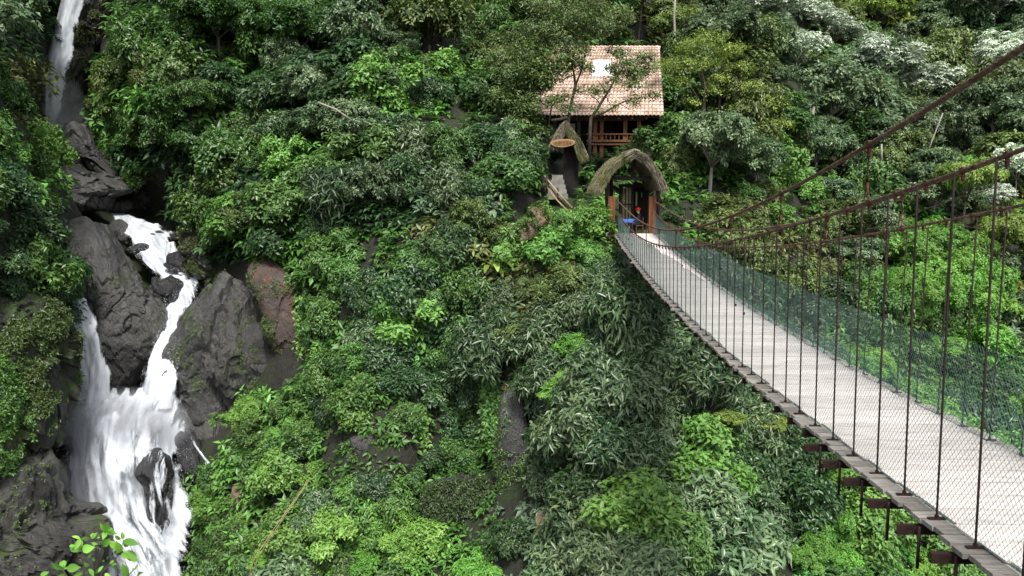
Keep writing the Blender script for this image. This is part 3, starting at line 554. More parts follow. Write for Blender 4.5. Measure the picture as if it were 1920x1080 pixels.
LOOK = {'bright': 'bright green shrub', 'mid': 'mid green shrub', 'dark': 'dark glossy shrub', 'lance': 'dark drooping shrub', 'silver': 'silvery drooping shrub',
        'grey': 'grey-green tree', 'fine': 'vivid fine-leaved shrub', 'olive': 'olive-green tree', 'yellow': 'yellow-green tree', 'white': 'whitish palmate tree', 'layer': 'layered spreading tree', 'mound': 'low leafy cushion'}
zc = np.array([(z[0], z[1]) for z in ZN], float)
def zone(px, py): return ((zc - np.array([px, py])) ** 2).sum(1).argmin()
cnt = {}
rows = []
y = -70.
while y < 1180:
    Ystep = 1
    x = -90.
    row = []
    while x < 2020:
        z = ZN[zone(x, y)]; Yd = float(depth(x, y)); pr = z[3] * F / Yd
        row.append((x + random.uniform(-.35, .35) * pr, y + random.uniform(-22, 22), z, pr))
        x += pr * 1.3
    rows += row; y += 58
random.shuffle(rows)
placed = 0
GAPS = [[(560,480),(660,480),(645,640),(605,720),(575,600)], [(700,420),(830,420),(810,530),(720,510)], [(880,600),(945,600),(950,900),(870,900)], [(1180,540),(1330,610),(1500,780),(1380,780),(1230,660)], [(760,680),(860,680),(850,860),(770,820)], [(300,300),(420,300),(420,420),(320,400)], [(1380,420),(1600,500),(1640,620),(1450,540)]]
for px, py, z, pr in rows:
    if bare(np.array(px), np.array(py)) or bare(np.array(px), np.array(py - pr * .45)) or bare(np.array(px + pr * .45), np.array(py - pr * .2)) or bare(np.array(px - pr * .45), np.array(py - pr * .2)): continue
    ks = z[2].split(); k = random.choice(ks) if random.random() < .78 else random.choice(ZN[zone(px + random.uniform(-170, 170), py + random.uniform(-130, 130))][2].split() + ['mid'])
    R_ = z[3] * random.uniform(.6, 1.35)
    if SPEC[k][1] == 'tree' and R_ < 1.6: R_ *= 1.05
    if px < 260 and py < 330 and any(bare(np.array(px + a_ * pr), np.array(py - b_ * pr)) for a_, b_ in ((.8, 0), (-.8, 0), (.8, .6), (-.8, .6))): continue
    ppy = py + (pr * .55 if SPEC[k][1] == 'tree' else 0)
    if bare(np.array(px), np.array(ppy)): continue
    # keep the bridge clear
    b = surf(px, ppy)
    if 3.2 < b[0] - .04 * b[1] < 6.6 and b[1] < 49 and b[2] > -4.6: continue
    if any(inpoly(px, py, q_) for q_ in GAPS) and random.random() < .62: continue
    if 1080 < px < 1290 and 390 < ppy < 530: R_ = min(R_, .75)
    if 1120 < px < 1180 and 380 < ppy < 480: continue
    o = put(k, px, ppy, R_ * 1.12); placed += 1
    cnt.setdefault((k, z[4]), []).append((px, py, o))
ORD = ['leftmost', 'second from the left', 'third from the left', 'fourth from the left', 'fifth from the left', 'sixth from the left', 'seventh from the left', 'eighth from the left', 'ninth from the left', 'tenth from the left', 'eleventh from the left', 'twelfth from the left', 'thirteenth from the left', 'fourteenth from the left', 'fifteenth from the left']
for (k, pl), L in cnt.items():
    L.sort(key=lambda a: a[0])
    for i, (_, _, o) in enumerate(L):
        lb = LOOK[k] if len(L) == 1 else LOOK[k] + ', ' + ('rightmost' if i == len(L) - 1 else ORD[min(i, 14)]) + ','
        o['label'] = ' '.join((lb + ' ' + pl).split()[:16])
        if len(L) > 1: o['group'] = LOOK[k] + ' ' + pl
print('filler plants', placed)

# ground cover: leaf mass that clothes the slope between the shrubs
def cover(n, lnpx, ratio, name, label, seed, reg=None, off=(-.1, .75), thr=-.22, colr=None):
    rs = np.random.RandomState(seed)
    px = rs.uniform(-120, 2040, n); py = rs.uniform(-90, 1180, n)
    keep = ~(inpoly(px, py, BARE[0]) | inpoly(px, py, [(1143, 345), (1240, 345), (1240, 445), (1143, 445)]) | inpoly(px, py, [(1034, 225), (1092, 225), (1096, 355), (1075, 395), (1022, 390), (1022, 335), (1034, 335)]) | inpoly(px, py, [(1090, 95), (1245, 95), (1245, 300), (1100, 300)])) if reg is None else inpoly(px, py, reg)
    clump = np.array([noise.noise(Vector((a * .018, b * .018, seed))) for a, b in zip(px.tolist(), py.tolist())]); keep &= (clump > thr)
    px, py, clump = px[keep], py[keep], clump[keep]; zi = np.empty(len(px), int)
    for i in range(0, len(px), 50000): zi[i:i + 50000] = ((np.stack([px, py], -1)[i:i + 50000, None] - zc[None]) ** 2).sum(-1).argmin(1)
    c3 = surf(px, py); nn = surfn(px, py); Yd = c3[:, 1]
    c3 = c3 + nn * (rs.uniform(*off, len(px)) * (Yd / 45) * (.7 + clump * 1.3))[:, None]
    ax = norm(nn * .5 + np.array([0, 0, .8]) + rs.normal(size=nn.shape) * .25); ln = 1.
    pos, d, up, L = rosette(c3, ax, 7, 1., ratio, .8, 1.8, .3, rs, spread=0)
    L = L * np.repeat(lnpx * Yd / F, 7) * np.repeat(rs.uniform(.7, 1.4, len(c3)), 7); pos = np.repeat(c3, 7, 0) + d * L[:, None] * .1
    v, f = leafgeo(pos, d, up, L, ratio)
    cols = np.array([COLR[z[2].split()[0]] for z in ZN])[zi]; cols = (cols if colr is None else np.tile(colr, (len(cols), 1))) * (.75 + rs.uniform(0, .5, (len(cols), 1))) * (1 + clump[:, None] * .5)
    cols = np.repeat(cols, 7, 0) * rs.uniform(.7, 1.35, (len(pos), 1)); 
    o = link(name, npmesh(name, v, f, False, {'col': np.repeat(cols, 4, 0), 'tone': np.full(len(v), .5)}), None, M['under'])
    return tag(o, label, 'undergrowth', kind='stuff')
cover(60000, 14, .42, 'undergrowth', 'dense leafy undergrowth clothing the gorge slope', 3, off=(-.2, .9))
SPOTS = [('white', 1440, 75, 3.0, 'pale whitish tree high above the flat-topped umbrella tree'), ('white', 1640, 190, 3.0, 'largest pale whitish tree on the far slope above the cables'), ('white', 1725, 215, 2.6, 'pale whitish tree just left of the upper cable'),
    ('white', 1840, 70, 3.2, 'silvery white tree in the top right corner of the far slope'), ('white', 1560, 110, 2.6, 'pale whitish tree between the umbrella tree and the upper cable'), ('white', 1905, 370, 1.8, 'small whitish tree at the right edge between the cables'),
    ('yellow', 1640, 95, 3.0, 'yellow-green tree in front of the darkest far slope'), ('fine', 1740, 520, 2.0, 'brightest vivid green bush beyond the near hanger rods'), ('fine', 1790, 560, 1.9, 'vivid green bush right beside the brightest one'), ('fine', 1700, 570, 1.5, 'smaller vivid green bush left of the brightest one'),
    ('yellow', 1860, 530, 1.7, 'yellow-green rounded bush at the right edge above the mesh'), ('yellow', 1440, 850, .8, 'small yellow-leaved bush right under the deck edge'), ('yellow', 1360, 830, .6, 'smallest yellow-leaved bush among the drooping shrubs'), ('bright', 1100, 440, 1.1, 'bright fresh green bush left of the concrete abutment'), ('bright', 1060, 455, .9, 'bright green bush in front of the tan boulders'),
    ('mound', 20, 690, 1.3, 'bright mossy cushion on the left buttress'), ('mound', 400, 960, 1.2, 'yellow-green cushion on the knoll beside the main fall'), ('mound', 465, 790, 1.2, 'bright cushion at the top of the green mound'), ('bright', 60, 330, 1.6, 'bright green leafy bush leaning towards the arched slab')]
for k, px, py, R_, lb in [('dark', 1112, 318, .9, 'between the kiosk roof and the gatehouse roof'), ('mid', 1126, 300, .8, 'under the house balcony'), ('dark', 1105, 372, .8, 'right of the bamboo stair rail'), ('mid', 1118, 420, .8, 'against the left gatehouse post'), ('dark', 1015, 300, 1., 'left of the kiosk wall'), ('mid', 1022, 265, .8, 'left of the oval board'),
        ('dark', 1150, 320, .7, 'behind the gatehouse roof'), ('mid', 1128, 500, .9, 'left of the concrete abutment'), ('dark', 1170, 560, 1., 'under the concrete abutment'), ('dark', 1230, 560, 1., 'right under the concrete abutment'), ('mid', 1262, 310, 1., 'right of the gatehouse roof'), ('bright', 1270, 345, .9, 'touching the right gatehouse eave'), ('dark', 1262, 420, .8, 'beside the right cable post'), ('mid', 1085, 345, .7, 'at the foot of the kiosk'), ('dark', 1190, 300, .8, 'just behind the gatehouse ridge'),
        ('mid', 1230, 250, 1.2, 'under the right corner of the tiled roof'), ('mid', 1165, 350, .7, 'seen through the gatehouse'), ('silver', 1000, 350, .8, 'above the tan boulders')]:
    put(k, px, py, R_, LOOK[k] + ' ' + lb)
for k, px, py, R_, lb in SPOTS: o = put(k, px, py, R_ * 1.25, lb); o.location = o.location * (1 - 1.6 / o.location.length)
def tufts(o, n, lnm, seed, colr, up=.1, thr=0., name='moss_tuft'):
    rs = np.random.RandomState(seed); me = o.data; v = np.empty(len(me.vertices) * 3, np.float32); me.vertices.foreach_get('co', v); v = v.reshape(-1, 3)
    nn = np.empty(len(me.vertices) * 3, np.float32); me.vertices.foreach_get('normal', nn); nn = nn.reshape(-1, 3)
    ok = (nn[:, 1] < .1) & (nn[:, 2] > up); ns = np.array([noise.noise(Vector(p) * .7 + Vector((seed, 0, 0))) for p in v.tolist()]); ok &= ns > thr; ix = np.nonzero(ok)[0]
    if not len(ix): return
    ix = rs.choice(ix, n); c = v[ix] + rs.normal(size=(n, 3)) * .06; nr = nn[ix]; ax = norm(nr + np.array([0, -.1, .4]) + rs.normal(size=nr.shape) * .3)
    pos, d, up_, L = rosette(c, ax, 7, lnm, .4, .5, 1.6, .35, rs, spread=.3); v2, f = leafgeo(pos, d, up_, L, .4); cols = np.tile(colr, (len(pos), 1)) * rs.uniform(.5, 1.6, (len(pos), 1))
    return tag(link(name, npmesh(name, v2, f, False, {'col': np.repeat(cols, 4, 0), 'tone': np.full(len(v2), .5)}), o, M['under']), kind='stuff')
for i, (k, n, l_, cl_, u_, t_) in {'mossy dark rock wall': (0, 9000, .17, (.042, .075, .016), -.2, -.08), 'green mossy buttress': (0, 8000, .16, (.055, .12, .022), -.4, -.4), 'dark cliff right': (0, 2600, .25, (.05, .065, .018), -.2, 0), 'dark cliff left': (0, 1600, .3, (.05, .07, .02), -.2, -.1), 'tall fractured': (0, 900, .09, (.05, .075, .02), .1, .15),
          'dark overhanging': (0, 1500, .14, (.045, .06, .015), 0, -.1), 'wet dark grey rocks': (0, 700, .1, (.05, .08, .02), .2, .1), 'huge dark': (0, 500, .07, (.05, .07, .02), .2, .2), 'shaded dark cliff': (0, 5200, .15, (.035, .065, .016), -.9, -.12), 'brown rock ledge': (0, 2600, .15, (.045, .08, .02), -.9, -.1), 'pale vertical': (0, 2800, .14, (.045, .085, .02), -.9, -.08), 'tan boulder in': (0, 500, .12, (.06, .11, .02), -.3, -.1), 'tan boulder below': (0, 500, .12, (.06, .11, .02), -.3, -.1), 'reddish brown': (0, 700, .12, (.05, .08, .02), -.3, .1), 'broken angular': (0, 1800, .1, (.05, .08, .02), -.1, 0)}.items():
    for o in [o for o in COL.objects if o.get('label', '').startswith(i)]: tufts(o, n, l_, len(i) + n % 7, cl_, u_, t_)

# ------------------------------------------------------------------ suspension bridge
K = .04; XN, XF = 3.8, 5.75
CD = Vector((1, -K, 0)).normalized()
def curve(pts, deg):
    a = np.array(pts); c = np.polyfit(a[:, 0], a[:, 1], deg); return lambda y: float(np.polyval(c, y))
dk = curve([(-3, -2.45), (1, -2.72), (7.1, -3.1), (9.4, -3.23), (12.4, -3.34), (17, -3.38), (26.6, -3.38), (36, -3.05), (45.7, -2.5)], 4)
cbB = curve([(0, 1.55), (3, 1.0), (7, .27), (8.8, -.01), (10.3, -.22), (12.6, -.54), (16, -.93), (19.9, -1.35), (22, -1.53), (26.9, -1.87), (30, -2.0), (34.6, -2.06), (40, -1.8), (45.6, -1.38)], 5)
cbA = curve([(0, 2.9), (3, 2.05), (7, 1.09), (8.4, .82), (10.3, .47), (13.9, -.1), (17.6, -.62), (22, -1.05), (27, -1.36), (31, -1.44), (34.6, -1.4), (40, -1.12), (45.9, -.76)], 5)
def bp_(x0, y, z, cross=0.0): v = Vector((x0 + K * y, y, z)); return v + CD * cross
BY0, BY1 = 1.5, 45.6
br = empty('suspension_bridge', bp_(XN, 45.6, dk(45.6))); tag(br, 'long sagging footbridge with pale walkway boards hung from rusty cables', 'footbridge')
def bpart(name, me, loc, sc=(1, 1, 1), rot=None, m=None, parent=None):
    o = bpy.data.objects.new(name, me); COL.objects.link(o); o.parent = parent or br
    o.location = Vector(loc) - (br.location if parent is None else Vector((0, 0, 0))); o.scale = sc
    if rot is not None: o.rotation_euler = rot
    if m and not me.materials: me.materials.append(m)
    return o
RZ = -math.atan(K)
wid = XF - XN
pm = []
for i in range(5):
    mb = MB(); w = .205 - .012 * (i % 3); l = wid + .38
    mb.box((0, 0, 0), l, w, .045); me = mb.mesh('plank'); me.materials.append(M['plank']); pm.append(me)
bm_ = []
for i in range(4):
    mb = MB(); mb.box((0, 0, 0), wid - .12 + .03 * i, .424, .022); me = mb.mesh('walkway_board'); me.materials.append(M['board']); bm_.append(me)
y = BY0; j = 0
while y < BY1:
    s = math.atan((dk(y + .1) - dk(y - .1)) / .2)
    c = bp_((XN + XF) / 2, y, dk(y) - .045); jx = random.uniform(-.03, .03) + (random.random() < .06) * random.uniform(-.07, .05)
    bpart('plank', random.choice(pm), c + CD * jx, (1, 1, 1), (s + random.uniform(-.012, .012), random.uniform(-.006, .006), RZ + random.uniform(-.006, .006))); 
    if j % 2 == 0:
        c = bp_((XN + XF) / 2, y + .11, dk(y + .11) - .006 + random.uniform(0, .004)) + CD * random.uniform(-.02, .02)
        bpart('walkway_board', random.choice(bm_), c, (1, 1, 1), (s, 0, RZ + random.uniform(-.003, .003)))
    y += .222; j += 1
# cables
def strand(name, fn, x0, r, y0, y1, n, twist=True, m=M['rust'], ns=6):
    """wire rope: six lays twisted about a core"""
    pts = [bp_(x0, y0 + (y1 - y0) * i / n, fn(y0 + (y1 - y0) * i / n)) - br.location for i in range(n + 1)]
    mb = MB()
    if twist:
        b = len(mb.v); k = 18
        for i, p in enumerate(pts):
            t = (pts[min(i + 1, n)] - pts[max(i - 1, 0)]).normalized(); a = t.cross(Vector((0, 0, 1))).normalized(); c = a.cross(t); ph = i * .42
            for q in range(k):
                w = 2 * math.pi * q / k; rr = r * (.80 + .24 * abs(math.cos(3 * (w + ph)) ))
                mb.v.append(p + (a * math.cos(w) + c * math.sin(w)) * rr)
        for i in range(n):
            for q in range(k):
                q2 = (q + 1) % k; mb.f.append((b + i * k + q, b + i * k + q2, b + (i + 1) * k + q2, b + (i + 1) * k + q))
    else: mb.tube(pts, r, ns)
    return mb.build(name, m, br, not twist)
for x0 in (XN, XF):
    strand('main_cable', cbA, x0, .029, 0, 45.9, 1700)
    strand('hand_cable', cbB, x0, .0215, 0, 45.7, 1700)
    strand('under_cable', lambda y: dk(y) - .26, x0 + (.12 if x0 == XN else -.12), .014, BY0, 45.7, 60, False)
    strand('under_cable', lambda y: dk(y) - .26, x0 + (.55 if x0 == XN else -.55), .014, BY0, 45.7, 60, False)
rod = MB().tube([(0, 0, 0), (0, 0, .25), (0, 0, .5), (0, 0, .75), (0, 0, 1)], .0105, 6).mesh('hanger_rod', True); rod.materials.append(M['rustdark'])
cl = MB(); cl.box((0, 0, .005), .05, .085, .07); cl.box((0, 0, -.075), .03, .05, .1); cl.tube([(-.034, -.03, .035), (.034, -.03, .035)], .009, 5); cl.tube([(-.034, .03, .035), (.034, .03, .035)], .009, 5); cl.tube([(-.04, 0, -.07), (.04, 0, -.07)], .012, 6)
clm = cl.mesh('cable_clamp'); clm.materials.append(M['clamp'])
fk = MB(); fk.tube([(0, 0, .2), (0, .04, .14), (0, .075, .02), (0, .06, -.03)], .009, 5); fk.tube([(0, 0, .2), (0, -.04, .14), (0, -.075, .02), (0, -.06, -.03)], .009, 5); fk.box((0, 0, .21), .028, .045, .07); fk.box((0, 0, -.02), .05, .17, .03)
fkm = fk.mesh('fork_clamp'); fkm.materials.append(M['clamp'])
ft = MB(); ft.box((0, 0, 0), .16, .05, .012); ft.tube([(0, 0, .0), (0, 0, .035)], .02, 6); ftm = ft.mesh('foot_plate'); ftm.materials.append(M['channel'])
ch = MB(); L_ = wid + .78
ch.box((0, 0, 0), L_, .012, .09); ch.box((0, .028, .04), L_, .05, .01); ch.box((0, .028, -.04), L_, .05, .01); chm = ch.mesh('crossbeam'); chm.materials.append(M['channel'])
bt = MB().tube([(0, 0, .1), (0, 0, -.32)], .016, 6); btm = bt.mesh('anchor_bolt', True); btm.materials.append(M['channel'])
nut = MB().tube([(0, 0, -.022), (0, 0, .022)], .022, 6).mesh('rod_coupler'); nut.materials.append(M['rustdark'])
i = -6
while 7.12 + .74 * i < 45.3:
    y = 7.12 + .74 * i; 
    for x0, sgn in ((XN, 1), (XF, -1)):
        zb, zd = cbB(y), dk(y)
        tx = random.uniform(-.012, .012); H = zb - zd
        o = bpart('hanger_rod', rod, bp_(x0, y, zd, -.045 * sgn), (1, 1, H - .03), (random.uniform(-.006, .006), -.012 * sgn * (3 / max(H, 1)), 0))
        bpart('cable_clamp', clm, bp_(x0, y, zb), (.75, .75, .75), (math.atan(cbB(y + .1) * 5 - cbB(y - .1) * 5), 0, 0))
        bpart('foot_plate', ftm, bp_(x0, y, zd - .015, -.045 * sgn), (1, 1, 1), (0, 0, RZ))
        if random.random() < .3: bpart('rod_coupler', nut, bp_(x0, y, zd + H * random.uniform(.3, .8), -.045 * sgn))
        bpart('anchor_bolt', btm, bp_(x0, y, zd - .2, -.2 * sgn if y < 11.5 else .1 * sgn), (1, 1, 1 if y < 11.5 else .4))
        if i % 5 == 4:
            bpart('hanger_rod', rod, bp_(x0, y + .1, cbB(y + .1) + .22), (1, 1, cbA(y + .1) - cbB(y + .1) - .26))
            bpart('cable_clamp', clm, bp_(x0, y + .1, cbA(y + .1)), (1.1, 1.1, 1.1), (math.atan(cbA(y + .2) * 5 - cbA(y) * 5), 0, 0))
            bpart('fork_clamp', fkm, bp_(x0, y + .1, cbB(y + .1)), (1, 1, 1))
    bpart('crossbeam', chm, bp_((XN + XF) / 2, y + .02, dk(y) - .15), (1 if y < 11.5 else .86, 1, 1), (0, random.uniform(-.01, .01), RZ))
    i += 1
# thin slack wires tied to the rods
for pts in ([(7.12, .0), (7.86, -.1), (8.6, -.24), (9.34, -.42), (10.08, -.5)], [(11.56, -.78), (12.3, -.92), (13.04, -1.02), (13.78, -1.05)]):
    mb = MB(); mb.tube([bp_(XN - .03, a, b) - br.location for a, b in pts], .004, 4, False); mb.build('slack_wire', M['rust'], br)
mb = MB(); mb.tube([bp_(XF + .03, a, b) - br.location for a, b in [(11.56, -.55), (12.3, -.52), (10.5, -.65)][:2]], .004, 4, False); mb.build('slack_wire', M['rust'], br)
# chain-link mesh, woven of real zigzag wires
def chainlink(x0, sgn, name, yA=BY0, yB=45.5):
    V_, F_ = [], []; nb = 0; Hm = 1.27 if sgn > 0 else 1.18
    for ya, yb, p, r, seg in ((yA, 20., .038, .0021, 2), (20., 32., .05, .0032, 1), (32., yB, .066, .0042, 1)):
        nwire = int((yb - ya) / p); nh = int(Hm / p); k = nh * seg + 1
        jj = np.arange(k); leg = jj / seg; zz = leg * p; fr = leg - np.floor(leg); up_ = (np.floor(leg).astype(int) % 2) == 0
        bulge = np.sin(fr * math.pi) * p * .16
        off = np.where(up_, fr, 1 - fr) * p
        for w in range(nwire):
            yy0 = ya + w * p; sh = off if w % 2 == 0 else p - off
            yy = yy0 + sh; zd = dk(yy0); top = min(Hm, cbB(yy0) - zd - .02)
            top += .02 * math.sin(yy0 * 1.3) + .015 * math.sin(yy0 * 3.1 + 1)
            lean = .05 * math.sin(yy0 * .7) * (zz / Hm) ** 2 + .03 * (zz / Hm) ** 2
            n = int(min(k, top / p * seg + 1)); 
            z = zd - .01 + zz; x = x0 + K * yy + sgn * .02 - sgn * lean + bulge * 0
            pts = np.stack([x, yy, z + bulge], -1)[:n] - np.array(br.location)
            a = np.array([[r, 0, 0], [-.5 * r, .87 * r, .3 * r], [-.5 * r, -.87 * r, -.3 * r]])
            V_.append((pts[:, None] + a[None]).reshape(-1, 3))
            ii = np.arange(n - 1)[:, None] * 3 + nb
            for q in range(3):
                q2 = (q + 1) % 3; F_.append(np.concatenate([ii + q, ii + q2, ii + 3 + q2, ii + 3 + q], 1))
            nb += n * 3
    me = npmesh(name, np.concatenate(V_), np.concatenate(F_)); o = link(name, me, br, M['wire']); tag(o, kind='stuff')
    mb = MB(); mb.tube([bp_(x0, yA + (yB - yA) * t / 120, dk(yA + (yB - yA) * t / 120) + .0, .02 * sgn) - br.location for t in range(121)], .004, 4, False); mb.build('edge_wire', M['wire'], br)
chainlink(XN, 1, 'wire_mesh'); chainlink(XF, -1, 'wire_mesh')

# ------------------------------------------------------------------ gatehouse at the far end
def sc_(Y): return F / Y
def bxp(mb, x0, y0, x1, y1, Y, dep):                                   # upright box spanning picture-measured extents at distance Y
    a, b = P(x0, y0, Y), P(x1, y1, Y); c = (a + b) / 2; mb.box((c.x, Y + dep / 2, c.z), abs(b.x - a.x), dep, abs(b.z - a.z)); return mb
ab = empty('abutment', P(1165, 500, 46.2)); tag(ab, 'stained concrete abutment carrying the far end of the footbridge', 'abutment')
def kid(mb, name, m, root, smooth=False):
    v0 = root.location
    mb.v = [v - v0 for v in mb.v]; return mb.build(name, m, root, smooth)
g = P(1195, 440, 46.2).z
mb = MB(); mb.box((P(1192, 0, 46).x, 47.5, g - 1.2), 3.3, 2.9, 2.3); kid(mb, 'block', M['concrete'], ab)
mb = MB(); mb.box((P(1192, 0, 46).x, 47.5, g - .07), 3.5, 3.1, .12); kid(mb, 'ledge', M['concrete'], ab)
mb = MB(); mb.box((P(1192, 0, 48).x, 50.1, g - .12), 3.3, 6.4, .2); tag(mb.build('path', M['path']), 'earth landing behind the bridge gate', kind='structure')
gh = empty('gatehouse', P(1185, 440, 46.5)); tag(gh, 'open wooden gatehouse with curved mossy thatched roof at the end of the bridge', 'gatehouse')
for x in (1146.5, 1223.5):
    mb = MB(); bxp(mb, x - 6, 368, x + 6, 462 if x < 1200 else 445, 46.0, .3); kid(mb, 'cable_post', M['postwood'], gh)
for x, Y in ((1138.5, 46.5), (1233, 46.5), (1145, 49.8), (1228, 49.8)):
    mb = MB(); a = P(x, 335, Y); b_ = P(x, 470 if x < 1150 and Y < 48 else 440, Y); b_.z = min(b_.z, g - .1); mb.tube([b_, a.lerp(b_, .5) + Vector((.02, 0, 0)), a], .13, 8); kid(mb, 'post', M['darkwood'], gh, True)
for Y in (46.5, 49.8):
    mb = MB(); mb.tube([P(1128, 334, Y), P(1243, 334, Y)], .1, 8); kid(mb, 'tie_beam', M['darkwood'], gh, True)
    mb = MB(); mb.tube([P(1188, 334, Y), P(1190, 292, Y)], .08, 8); kid(mb, 'king_post', M['darkwood'], gh, True)
    for xa, ya in ((1128, 334), (1245, 334)):
        mb = MB(); mb.tube([P(xa, ya, Y), P(1190 + (xa - 1190) * .55, 308, Y), P(1190, 290, Y)], .08, 6); kid(mb, 'rafter', M['darkwood'], gh, True)
def thatch(root, left, Y0, Y1, th, seed, m1, m2, name='thatch_slope', straws=3800):
    """one slope of thatch: outer curve given in measured points at the front distance, extruded back"""
    rs = random.Random(seed); pts = [P(x, y, Y0) for x, y in left]; n = len(pts)
    fine = []
    for i in range(n - 1):
        for t in range(4): fine.append(pts[i].lerp(pts[i + 1], t / 4))
    fine.append(pts[-1])
    for _ in range(3):
        fine = [fine[0]] + [(fine[i - 1] + fine[i] * 2 + fine[i + 1]) / 4 for i in range(1, len(fine) - 1)] + [fine[-1]]
    m_ = len(fine); nor = []
    for i in range(m_):
        t = (fine[min(i + 1, m_ - 1)] - fine[max(i - 1, 0)]).normalized(); q = Vector((t.z, 0, -t.x)); nor.append(q if q.z > 0 else -q)
    ny = 14; mb = MB(); b = 0
    for lay in (0, 1):
        for k in range(ny + 1):
            Y = Y0 + (Y1 - Y0) * k / ny
            for i in range(m_):
                p = Vector((fine[i].x, Y, fine[i].z)) - nor[i] * (th if lay else 0) * (.75 + .5 * i / m_) 
                p += nor[i] * (noise.noise(p * 2.1) * .08) * (1 if not lay else .4); mb.v.append(p)
    A_ = lambda l, k, i: (l * (ny + 1) + k) * m_ + i
    for k in range(ny):
        for i in range(m_ - 1):
            mb.f.append((A_(0, k, i), A_(0, k + 1, i), A_(0, k + 1, i + 1), A_(0, k, i + 1))); mb.f.append((A_(1, k, i), A_(1, k, i + 1), A_(1, k + 1, i + 1), A_(1, k + 1, i)))
    for i in range(m_ - 1):
        mb.f.append((A_(0, 0, i), A_(0, 0, i + 1), A_(1, 0, i + 1), A_(1, 0, i))); mb.f.append((A_(0, ny, i), A_(1, ny, i), A_(1, ny, i + 1), A_(0, ny, i + 1)))
    for k in range(ny): mb.f.append((A_(0, k, m_ - 1), A_(0, k + 1, m_ - 1), A_(1, k + 1, m_ - 1), A_(1, k, m_ - 1)))
    o = kid(mb, name, m2, root)
    sb = MB()
    for _ in range(straws):
        f = rs.random(); i = min(m_ - 2, int((1 - (1 - f) ** 1.3) * (m_ - 1))); front = rs.random() < .5
        t = (fine[i + 1] - fine[i]).normalized(); Y = Y0 + (rs.uniform(-.03, .1) if front else rs.uniform(0, Y1 - Y0))
        d_ = rs.uniform(-.02, th) if front else rs.uniform(-.05, .02)
        p = Vector((fine[i].x, Y, fine[i].z)) - nor[i] * d_; l = rs.uniform(.15, .55)
        e = p + (t * 1.0 + nor[i] * rs.uniform(-.35, .12) + Vector((0, rs.uniform(-.5, .15), rs.uniform(-.5, 0)))).normalized() * l
        w = Vector((rs.uniform(-1, 1), rs.uniform(-1, 1), rs.uniform(-.3, .3))).normalized() * rs.uniform(.01, .03)
        b0 = len(sb.v); sb.v += [p - w, p + w, e]; sb.f.append((b0, b0 + 1, b0 + 2))
    s_ = kid(sb, 'straw', m1, root); tag(s_, kind='stuff')
    return o
thatch(gh, [(1192, 284), (1176, 287), (1158, 297), (1142, 313), (1129, 332), (1117, 356)], 45.2, 50.4, .34, 1, M['thatchmoss'], M['thatchmoss'])
thatch(gh, [(1190, 284), (1206, 287), (1220, 298), (1233, 314), (1243, 331), (1251, 352)], 45.2, 50.4, .34, 2, M['thatch'], M['thatch'])
mb = MB(); mb.tube([P(1176, 289, 45.3), P(1190, 281, 45.3), P(1200, 285, 45.3)], .09, 6); mb.tube([P(1190, 282, 45.3) , P(1190, 282, 45.3) + Vector((0, 5, 0))], .12, 6); kid(mb, 'ridge_cap', M['thatch'], gh)
# gate wall with an arched dark plank screen and a lattice leaf
gt = empty('plank_gate', P(1190, 428, 50.2)); tag(gt, 'dark plank gate with light slits painted white standing behind the gatehouse', 'gate')
xs = [1187 + 3.6 * i for i in range(8)]
for i, x in enumerate(xs):
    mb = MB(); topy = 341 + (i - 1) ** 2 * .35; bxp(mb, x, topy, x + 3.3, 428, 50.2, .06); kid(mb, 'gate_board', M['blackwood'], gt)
mb = MB(); bxp(mb, 1160, 345, 1215, 351, 50.1, .09); kid(mb, 'lintel', M['darkwood'], gt)
for x in (1161, 1184): mb = MB(); bxp(mb, x, 351, x + 3, 428, 50.1, .09); kid(mb, 'jamb', M['darkwood'], gt)
for i in range(6): mb = MB(); bxp(mb, 1165.5 + i * 3.2, 352, 1166.4 + i * 3.2, 428, 50.15, .03); kid(mb, 'lattice_bar', M['bamboo'] if i % 2 else M['darkwood'], gt)
mb = MB(); bxp(mb, 1164, 382, 1184, 385, 50.13, .04); kid(mb, 'lattice_rail', M['darkwood'], gt)
mb = MB(); bxp(mb, 1192.2, 360, 1194.6, 386, 50.16, .03); kid(mb, 'painted_slit_light', M['white'], gt)  # solid white bar painted in for daylight showing through a slit
mb = MB(); bxp(mb, 1202.5, 361, 1203.8, 370, 50.16, .03); kid(mb, 'painted_slit_light', M['white'], gt)  # shorter bar, slit light again put in as white colour
# table with a blue cloth, white cooler, chair
tb = empty('table', P(1183, 434, 47.2)); tag(tb, 'small dark table under the gatehouse roof beside the seated guard', 'table')
fl = g + .02
mb = MB(); mb.box((P(1184, 0, 47.2).x, 47.2, fl + .74), .95, .6, .04); kid(mb, 'tabletop', M['darkwood'], tb)
for dx in (-.42, .42):
    for dy in (-.25, .25): mb = MB(); mb.box((P(1184, 0, 47.2).x + dx, 47.2 + dy, fl + .36), .05, .05, .72); kid(mb, 'leg', M['darkwood'], tb)
cx_ = P(1184, 0, 47.2).x; nx = 16; mb = MB()
for j in range(nx + 1):
    for i in range(nx + 1):
        u, v = i / nx * 2 - 1, j / nx * 2 - 1; px_, py_ = u * .62, v * .42; dz = 0
        if abs(px_) > .49: dz -= (abs(px_) - .49) * 1.6; px_ = math.copysign(.49 + (abs(px_) - .49) * .4, px_)
        if abs(py_) > .31: dz -= (abs(py_) - .31) * 1.6; py_ = math.copysign(.31 + (abs(py_) - .31) * .4, py_)
        mb.v.append(Vector((cx_ + px_, 47.2 + py_, fl + .79 + dz + .035 * noise.noise(Vector((u * 2.5, v * 2.5, 3)))))) 
for j in range(nx):
    for i in range(nx): a = j * (nx + 1) + i; mb.f.append((a, a + 1, a + nx + 2, a + nx + 1))
